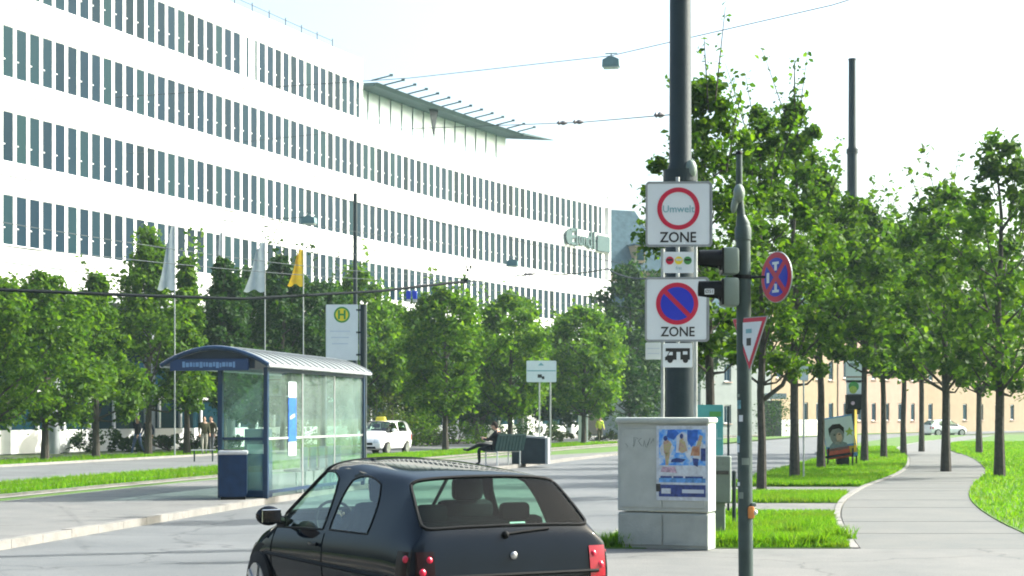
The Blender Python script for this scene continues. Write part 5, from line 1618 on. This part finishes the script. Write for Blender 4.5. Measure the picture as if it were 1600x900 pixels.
# ------------------------------------------------------------------ cars
def car(name, label, cat, loc, rz, paint, kind='hatch', roof_h=1.47, detail=True, group=None, glass='car_glass'):
    """body lofted from half sections, smoothed, then split into paint and panes"""
    t = thing(name, label, cat, loc, rz, group)
    k = roof_h/1.44
    #     x     w    zb   zmid belt wb   ztop  wt   zroof
    if kind == 'hatch':
        S = [(-2.00, .60, .30, .44, .56, .57, .58, .48, .59),
             (-1.985, .77, .25, .47, .63, .745, .655, .68, .66),
             (-1.965, .825, .22, .50, .76, .80, .80, .74, .815),
             (-1.935, .84, .21, .52, .86, .805, .915, .73, .935),
             (-1.89, .845, .21, .52, .875, .80, .965, .715, .99),
             (-1.56, .85, .20, .52, .90, .80, 1.24, .63, 1.285),
             (-1.47, .85, .20, .52, .905, .80, 1.295, .615, 1.345),
             (-1.32, .852, .20, .52, .905, .80, 1.325, .605, 1.362),
             (-1.10, .852, .20, .52, .90, .80, 1.335, .605, 1.388),
             (-.28, .852, .20, .52, .885, .795, 1.365, .60, 1.45),
             (-.16, .852, .20, .52, .88, .795, 1.365, .60, 1.455),
             (.28, .85, .20, .52, .865, .79, 1.345, .585, 1.462),
             (.95, .848, .20, .52, .845, .775, .955, .70, .985),
             (1.10, .845, .20, .52, .835, .77, .875, .69, .905),
             (1.55, .82, .21, .50, .74, .73, .775, .60, .81),
             (1.86, .745, .22, .46, .62, .65, .645, .52, .68),
             (1.98, .60, .28, .42, .52, .50, .535, .42, .55)]
        qa, ba, bb, fa, fb, ra, rb_, wa, wb_ = 8, 9, 10, 10, 12, 4, 6, 11, 12
    else:
        S = [(-2.00, .60, .32, .46, .58, .57, .60, .48, .61),
             (-1.985, .79, .26, .50, .72, .765, .75, .70, .76),
             (-1.95, .84, .23, .54, .92, .82, .98, .75, 1.0),
             (-1.90, .85, .22, .55, .96, .82, 1.06, .74, 1.08),
             (-1.74, .855, .21, .55, .98, .815, 1.33, .68, 1.37),
             (-1.66, .855, .21, .55, .98, .815, 1.37, .67, 1.41),
             (-1.30, .857, .21, .55, .98, .815, 1.39, .665, 1.435),
             (-.95, .857, .21, .55, .975, .815, 1.39, .66, 1.44),
             (-.28, .857, .21, .55, .965, .81, 1.39, .655, 1.44),
             (-.16, .857, .21, .55, .96, .81, 1.39, .655, 1.44),
             (.42, .855, .21, .55, .94, .80, 1.345, .635, 1.395),
             (1.22, .85, .21, .55, .91, .785, .985, .70, 1.01),
             (1.32, .845, .21, .55, .89, .775, .93, .68, .955),
             (1.65, .815, .22, .52, .80, .73, .835, .60, .86),
             (1.88, .745, .23, .47, .64, .65, .665, .52, .695),
             (1.99, .60, .29, .43, .53, .50, .545, .42, .56)]
        qa, ba, bb, fa, fb, ra, rb_, wa, wb_ = 6, 8, 9, 9, 11, 3, 4, 10, 11
    bm = bmesh.new(); NS = len(S); rows_ = []
    for (x, w_, zb, zm, be, wb, zt, wt, zr) in S:
        half = [(0, zb), (w_*.6, zb), (w_*.93, zb+.05), (w_, zm), (w_*.995, be-.12), (wb, be), (wt, zt), (wt*.86, zt+(zr-zt)*.62), (0, zr)]
        rr = [bm.verts.new((x, yy, z*k)) for yy, z in half]
        ll = [rr[0]] + [bm.verts.new((x, -yy, z*k)) for yy, z in half[1:-1]] + [rr[-1]]
        rows_.append((rr, ll))
    mi = {'paint': 0, 'side': 1, 'rear': 2, 'front': 3}
    cr = bm.edges.layers.float.new('crease_edge')
    for i in range(NS-1):
        for sd in (0, 1):
            A, B = rows_[i][sd], rows_[i+1][sd]
            for j in range(8):
                vs = [A[j], B[j], B[j+1], A[j+1]]
                f = bm.faces.new(vs if sd == 0 else vs[::-1])
                if j == 5 and ((qa <= i < ba) or (fa <= i < fb)): f.material_index = mi['side']
                elif j in (6, 7) and ra <= i < rb_: f.material_index = mi['rear'] if j == 7 else mi['rear']
                elif j in (6, 7) and wa <= i < wb_: f.material_index = mi['front']
    bm.faces.new([v for v in rows_[0][0]] + [v for v in rows_[0][1][1:-1]][::-1])
    bm.faces.new(([v for v in rows_[-1][0]] + [v for v in rows_[-1][1][1:-1]][::-1])[::-1])
    bmesh.ops.recalc_face_normals(bm, faces=bm.faces)
    bm.edges.ensure_lookup_table()
    for e in bm.edges:
        fm = {f.material_index for f in e.link_faces}
        if len(fm) > 1: e[cr] = .92
        else:
            z = (e.verts[0].co.z + e.verts[1].co.z)/2
    for i in range(NS-1):
        for sd in (0, 1):
            for j in (5,):
                e = bm.edges.get((rows_[i][sd][j], rows_[i+1][sd][j]))
                if e: e[cr] = max(e[cr], .55)
            for j in (2,):
                e = bm.edges.get((rows_[i][sd][j], rows_[i+1][sd][j]))
                if e: e[cr] = .4
    me = bpy.data.meshes.new('cage'); bm.to_mesh(me); bm.free()
    o = bpy.data.objects.new('cage_tmp', me); COL.objects.link(o)
    ss_ = o.modifiers.new('Sub', 'SUBSURF'); ss_.levels = 3 if detail else 2; ss_.render_levels = ss_.levels
    bpy.context.view_layer.update()
    ev = bpy.data.meshes.new_from_object(o.evaluated_get(bpy.context.evaluated_depsgraph_get()))
    bpy.data.objects.remove(o)
    V = [v.co.copy() for v in ev.vertices]; Fs = [tuple(p.vertices) for p in ev.polygons]; Mi = [p.material_index for p in ev.polygons]
    bvh = BVHTree.FromPolygons(V, Fs)
    def sub(sel, m, name, off=0.0):
        used = {}; b = MB(); vs = []; fs = []
        nr = {}
        for f in sel:
            for v in f:
                if v not in used: used[v] = len(vs); vs.append(V[v].copy())
            fs.append(tuple(used[v] for v in f))
        b.add(vs, fs, m)
        return b.build(name, t, True), sel
    paintf = [f for f, q in zip(Fs, Mi) if q == 0]
    sub(paintf, paint, 'body')
    def islands(fs):
        fs = list(fs); vf = {}
        for i, f in enumerate(fs):
            for v in f: vf.setdefault(v, []).append(i)
        seen = set(); out = []
        for i in range(len(fs)):
            if i in seen: continue
            st = [i]; seen.add(i); cur = []
            while st:
                c = st.pop(); cur.append(fs[c])
                for v in fs[c]:
                    for d in vf[v]:
                        if d not in seen: seen.add(d); st.append(d)
            out.append(cur)
        return out
    for q, nm in ((1, 'side_window'), (2, 'rear_window'), (3, 'windscreen')):
        for isl in islands([f for f, m_ in zip(Fs, Mi) if m_ == q]):
            ob, _ = sub(isl, glass if q != 2 else ('car_glass_dark' if detail else glass), nm)
            cnt_ = {}
            for f in isl:
                for a, b_ in zip(f, f[1:]+f[:1]):
                    key = (min(a, b_), max(a, b_)); cnt_[key] = cnt_.get(key, 0)+1
            ed = [e for e, c in cnt_.items() if c == 1]
            nb = {}
            for a, b_ in ed: nb.setdefault(a, []).append(b_); nb.setdefault(b_, []).append(a)
            st = ed[0][0]; loop = [st]; prev = None; cur = st
            while True:
                nx = [v for v in nb[cur] if v != prev]
                if not nx: break
                prev, cur = cur, nx[0]
                if cur == st or len(loop) > 2000: break
                loop.append(cur)
            pts = [V[v] for v in loop] + [V[loop[0]]]
            MB().tube(pts, .009 if q == 1 else .016, 'trim_rubber', 6, False).build('window_seal', ob, True)
    def side(x, z, sy=1, off=.006):
        h = bvh.ray_cast(Vector((x, sy*2.0, z)), Vector((0, -sy, 0)))
        return h[0] + Vector((0, sy*off, 0)) if h[0] else Vector((x, sy*.85, z))
    def rear(y, z, off=.006, ang=0.0):
        d = Vector((math.cos(ang), -math.sin(ang), 0)); p0 = Vector((-1.6, y, z)) - d*1.6
        h = bvh.ray_cast(p0, d)
        return h[0] - d*off if h[0] else Vector((-1.95, y, z))
    def patch(fn, us, vs_, m, name, par, off=.006):
        b = MB(); q = [[fn(u, v) for u in us] for v in vs_]
        n = len(us); b.add([p for r_ in q for p in r_], [(j*n+i, j*n+i+1, (j+1)*n+i+1, (j+1)*n+i) for j in range(len(vs_)-1) for i in range(n-1)], m)
        return b.build(name, par, True)
    # wheels with arches
    for sx, wx in ((-1, -1.26), (1, 1.24)):
        for sy in (-1, 1):
            aa = MB(); aa.disc(0, 0, .375, -.006, .12, 'trim_rubber', 28)
            ao = aa.build('wheel_arch', t); ao.location = (wx, sy*.846, .33); ao.rotation_euler = (0, 0, 0 if sy < 0 else math.pi)
            ao.location = (wx, sy*(abs(side(wx, .50, sy, 0).y) - .004), .33)
            tw = MB(); tw.tube([(0, -.10, 0), (0, -.085, 0), (0, .085, 0), (0, .10, 0)], [.27, .315, .315, .27], 'tyre', 28)
            to_ = tw.build('wheel', t, True); to_.location = (wx, sy*.775, .315)
            rw = MB(); rw.disc(0, 0, .215, -.106, -.098, 'rim', 24)
            for q in range(5):
                a = 2*math.pi*q/5; rw.box((.12*math.cos(a), -.112, .12*math.sin(a)), (.19, .012, .05), 'rim', Matrix.Rotation(-a, 3, 'Y'))
            ro = rw.build('rim', to_); ro.rotation_euler = (0, 0, 0 if sy < 0 else math.pi)
    # mirrors
    mz = .955 if kind == 'hatch' else 1.02
    for sy in (-1, 1):
        b = MB(); b.ball((.72, sy*.945, mz*k), (.075, .115, .085), paint, 14, 9).tube([(.76, sy*.80, (mz-.05)*k), (.74, sy*.9, (mz-.02)*k)], .03, 'trim_rubber', 8)
        mo = b.build('mirror', t, True)
        MB().box((.647, sy*.945, mz*k), (.012, .17, .115), 'chrome', bev=.005).build('mirror_glass', mo)
        MB().box((.86, sy*.775, (mz-.06)*k), (.2, .03, .1), 'trim_rubber', bev=.01).build('mirror_foot', mo)
    # door seams and handles
    for sy in (-1, 1):
        for xs in ((-.22, -.24, -.30), (.98, .98, .92)):
            pts = [side(xs[0] + (xs[2]-xs[0])*u, (.86 - .56*u)*k, sy, .001) for u in np.linspace(0, 1, 9)]
            MB().tube(pts, .006, 'trim_rubber', 5, False).build('door_seam', t)
        pts = [side(x, (.62 if kind == 'hatch' else .6)*k, sy, .004) for x in np.linspace(-1.55, 1.1, 24)]
        MB().tube(pts, .018, 'trim_rubber' if detail else paint, 6).build('side_strip', t, True)
        p0 = side(-.08, .77*k, sy, .02)
        MB().box(p0, (.17, .03, .035), paint, bev=.01).build('door_handle', t, True)
    # rear lamps
    for sy in (-1, 1):
        us = np.linspace(.64, .86, 9)
        def fr_(u, v, sy=sy):
            ang_ = R(35)*sy*max(0, (u-.6)/.25)
            h = bvh.ray_cast(Vector((-3, sy*u*1.0, v*k)) if u < .78 else Vector((-1.93 + (u-.78)*2.6, sy*2, v*k)), Vector((1, 0, 0)) if u < .78 else Vector((0, -sy, 0)))
            if h[0] is None: return Vector((-1.9, sy*u, v*k))
            return h[0] + Vector((-.010, sy*.010, 0))
        lm = patch(fr_, us, np.linspace(.60, .83, 7), 'lamp_dark' if sy > 0 and detail else 'lamp_red', 'tail_light', t)
        if detail:
            for (u, v, r_) in ((.69, .77, .030), (.80, .775, .030), (.75, .685, .034)):
                c = fr_(u, v)
                MB().ball(c + Vector((r_*.55, -sy*r_*.4, 0)), r_, 'lamp_red_bright', 12, 8).build('lamp_lens', lm, True)
    # headlamps
    for sy in (-1, 1):
        def fh(u, v, sy=sy):
            h = bvh.ray_cast(Vector((3, sy*u, v*k)), Vector((-1, 0, 0)))
            return (h[0] + Vector((.008, sy*.006, .004))) if h[0] else Vector((1.8, sy*u, v*k))
        patch(fh, np.linspace(.40, .73, 6), np.linspace(.50, .66, 5), 'lamp_clear', 'headlight', t)
    fg = lambda u, v: (lambda h: (h[0] + Vector((.008, 0, 0))) if h[0] else Vector((1.95, u, v*k)))(bvh.ray_cast(Vector((3, u, v*k)), Vector((-1, 0, 0))))
    patch(fg, np.linspace(-.36, .36, 6), np.linspace(.42, .52, 4), 'trim_rubber', 'grille', t)
    patch(fg, np.linspace(-.5, .5, 6), np.linspace(.27, .36, 4), 'trim_rubber', 'air_intake', t)
    # cabin
    c = MB()
    c.box((-.35, 0, .30*k), (2.9, 1.4, .12), 'seat_cloth'); c.box((1.0, 0, .78*k), (.35, 1.35, .22), 'seat_cloth', bev=.05)
    c.box((-1.55, 0, .84*k), (.52, 1.3, .03), 'seat_cloth')
    c.build('cabin_floor', t)
    for sy in (-.37, .37):
        s_ = MB(); s_.box((-.05, sy, .52*k), (.55, .5, .16), 'seat_cloth', bev=.05).box((-.36, sy, .82*k), (.16, .5, .60), 'seat_cloth', Matrix.Rotation(R(-14), 3, 'Y'), bev=.06)
        so_ = s_.build('seat', t, True)
        MB().box((-.46, sy, 1.20*k), (.10, .28, .19), 'seat_cloth', bev=.045).tube([(-.43, sy-.06, 1.08), (-.45, sy-.06, 1.18*k)], .01, 'chrome', 5).tube([(-.43, sy+.06, 1.08), (-.45, sy+.06, 1.18*k)], .01, 'chrome', 5).build('headrest', so_, True)
    s_ = MB(); s_.box((-.95, 0, .50*k), (.5, 1.25, .18), 'seat_cloth', bev=.06).box((-1.22, 0, .78*k), (.15, 1.25, .52), 'seat_cloth', Matrix.Rotation(R(-16), 3, 'Y'), bev=.06)
    so_ = s_.build('rear_seat', t, True)
    for sy in (-.36, .36): MB().box((-1.31, sy, 1.06*k), (.09, .26, .14), 'seat_cloth', bev=.04).build('headrest', so_, True)
    sw = MB(); sw.tube([(.62 + .07*math.sin(2*math.pi*i/20), .37 + .18*math.cos(2*math.pi*i/20), .90*k + .17*math.sin(2*math.pi*i/20)) for i in range(21)], .014, 'trim_rubber', 6); sw.build('steering_wheel', t, True)
    MB().box((.42, 0, 1.27*k), (.03, .2, .06), 'trim_rubber', bev=.01).build('interior_mirror', t)
    # rear details
    if detail:
        def pt(y, z): return rear(y, z*k, .012)
        MB().tube([pt(.05, .935), pt(-.12, .95), pt(-.33, .965)], .010, 'trim_rubber', 6).ball(pt(.05, .93), .03, 'trim_rubber', 8, 6).build('rear_wiper', t, True)
        MB().ball(pt(0, .78), (.015, .03, .03), 'rim', 12, 8).build('badge', t, True)
        MB().tube([pt(y_, .645) for y_ in np.linspace(-.72, .72, 15)], .014, 'trim_rubber', 6, False).build('bumper_strip', t, True)
        st_ = MB().rrect(0, 0, .40, .10, .01, 0, .006, 'poster_white').build('window_sticker', t); pz = rear(-.1, 1.0*k, -.02)
        st_.rotation_euler = (R(-28), 0, R(-90)); st_.location = pz; st_.scale = (.32, 1, .35)
    return t, bvh

TH = R(28)
rl = Vector((-.715, 12.0, 0))
Hd = Vector((-math.sin(TH), math.cos(TH), 0)); Ld = Vector((-math.cos(TH), -math.sin(TH), 0))
cen = rl + Hd*1.93 - Ld*.80
ct, cb = car('black_hatchback', 'black hatchback in the foreground seen from behind, its driver inside', 'car', cen, TH + math.pi/2, 'paint_black')
# driver
J = dict(pelvis=(0, .0, .50), waist=(0, -.06, .66), chest=(0, -.15, .90), neck=(0, -.18, 1.06), head=(0, -.15, 1.19))
J.update(sh_l=(-.18, -.15, .98), el_l=(-.24, .12, .80), wr_l=(-.15, .36, .92), sh_r=(.18, -.15, .98), el_r=(.24, .12, .80), wr_r=(.15, .36, .92),
         hip_l=(-.1, .05, .50), kn_l=(-.13, .50, .62), an_l=(-.12, .78, .34), toe_l=(-.12, .90, .36), hip_r=(.1, .05, .50), kn_r=(.13, .50, .62), an_r=(.12, .80, .34), toe_r=(.12, .92, .38))
dp = cen + Hd*(-.16) + Ld*.37
person('driver in dark clothes at the wheel of the black hatchback', (dp.x, dp.y, .06), TH, J, dict(top='cloth_navy', leg='cloth_dark', shoe='shoe', skin='skin'))

q = G(592, 711, .012)
tx, _ = car('white_taxi', 'white taxi with yellow roof sign on the side road behind the shelter', 'taxi', (q.x, q.y+1.2, .012), R(253), 'paint_white', 'van', 1.62, False)
MB().box((.0, 0, 1.68), (.22, .5, .2), 'sign_yellow', bev=.03, taper=.85).build('roof_sign', tx, True)
q = G(1364, 676, .02)
car('white_car', 'small white car parked in front of the peach apartment house', 'car', (q.x, q.y*1.0-30, .02), R(20), 'paint_white', 'hatch', 1.5, False)

# ------------------------------------------------------------------ unseen dark blocks added behind and beside the viewer to darken the car's reflections
far_building('apartment_house', 'unseen brown apartment block added behind the viewer to darken reflections in the car', (30, -17, 0), (-26, -17, 0), 12, 30, 3, 'brick_dark', 'slate', 5, 12)
far_building('apartment_house', 'unseen apartment block added left of the viewer to darken reflections in the car', (-50, -28, 0), (-46, 30, 0), 12, 18, 3, 'brick_dark', 'slate', 5, 11)

# ------------------------------------------------------------------ sunlit haze over the whole street
hm = bpy.data.materials.new('haze'); hm.use_nodes = True
for n_ in list(hm.node_tree.nodes): hm.node_tree.nodes.remove(n_)
ho = hm.node_tree.nodes.new('ShaderNodeOutputMaterial')
pv = hm.node_tree.nodes.new('ShaderNodeVolumePrincipled')
pv.inputs['Color'].default_value = (.72, .95, 1.0, 1)
pv.inputs['Density'].default_value = .00028
pv.inputs['Anisotropy'].default_value = .2
hm.node_tree.links.new(pv.outputs[0], ho.inputs['Volume'])
MATS['haze'] = hm
hb = MB().box((50, 740, 15.0), (1000, 1580, 32.2), 'haze').build('haze', kind='stuff')
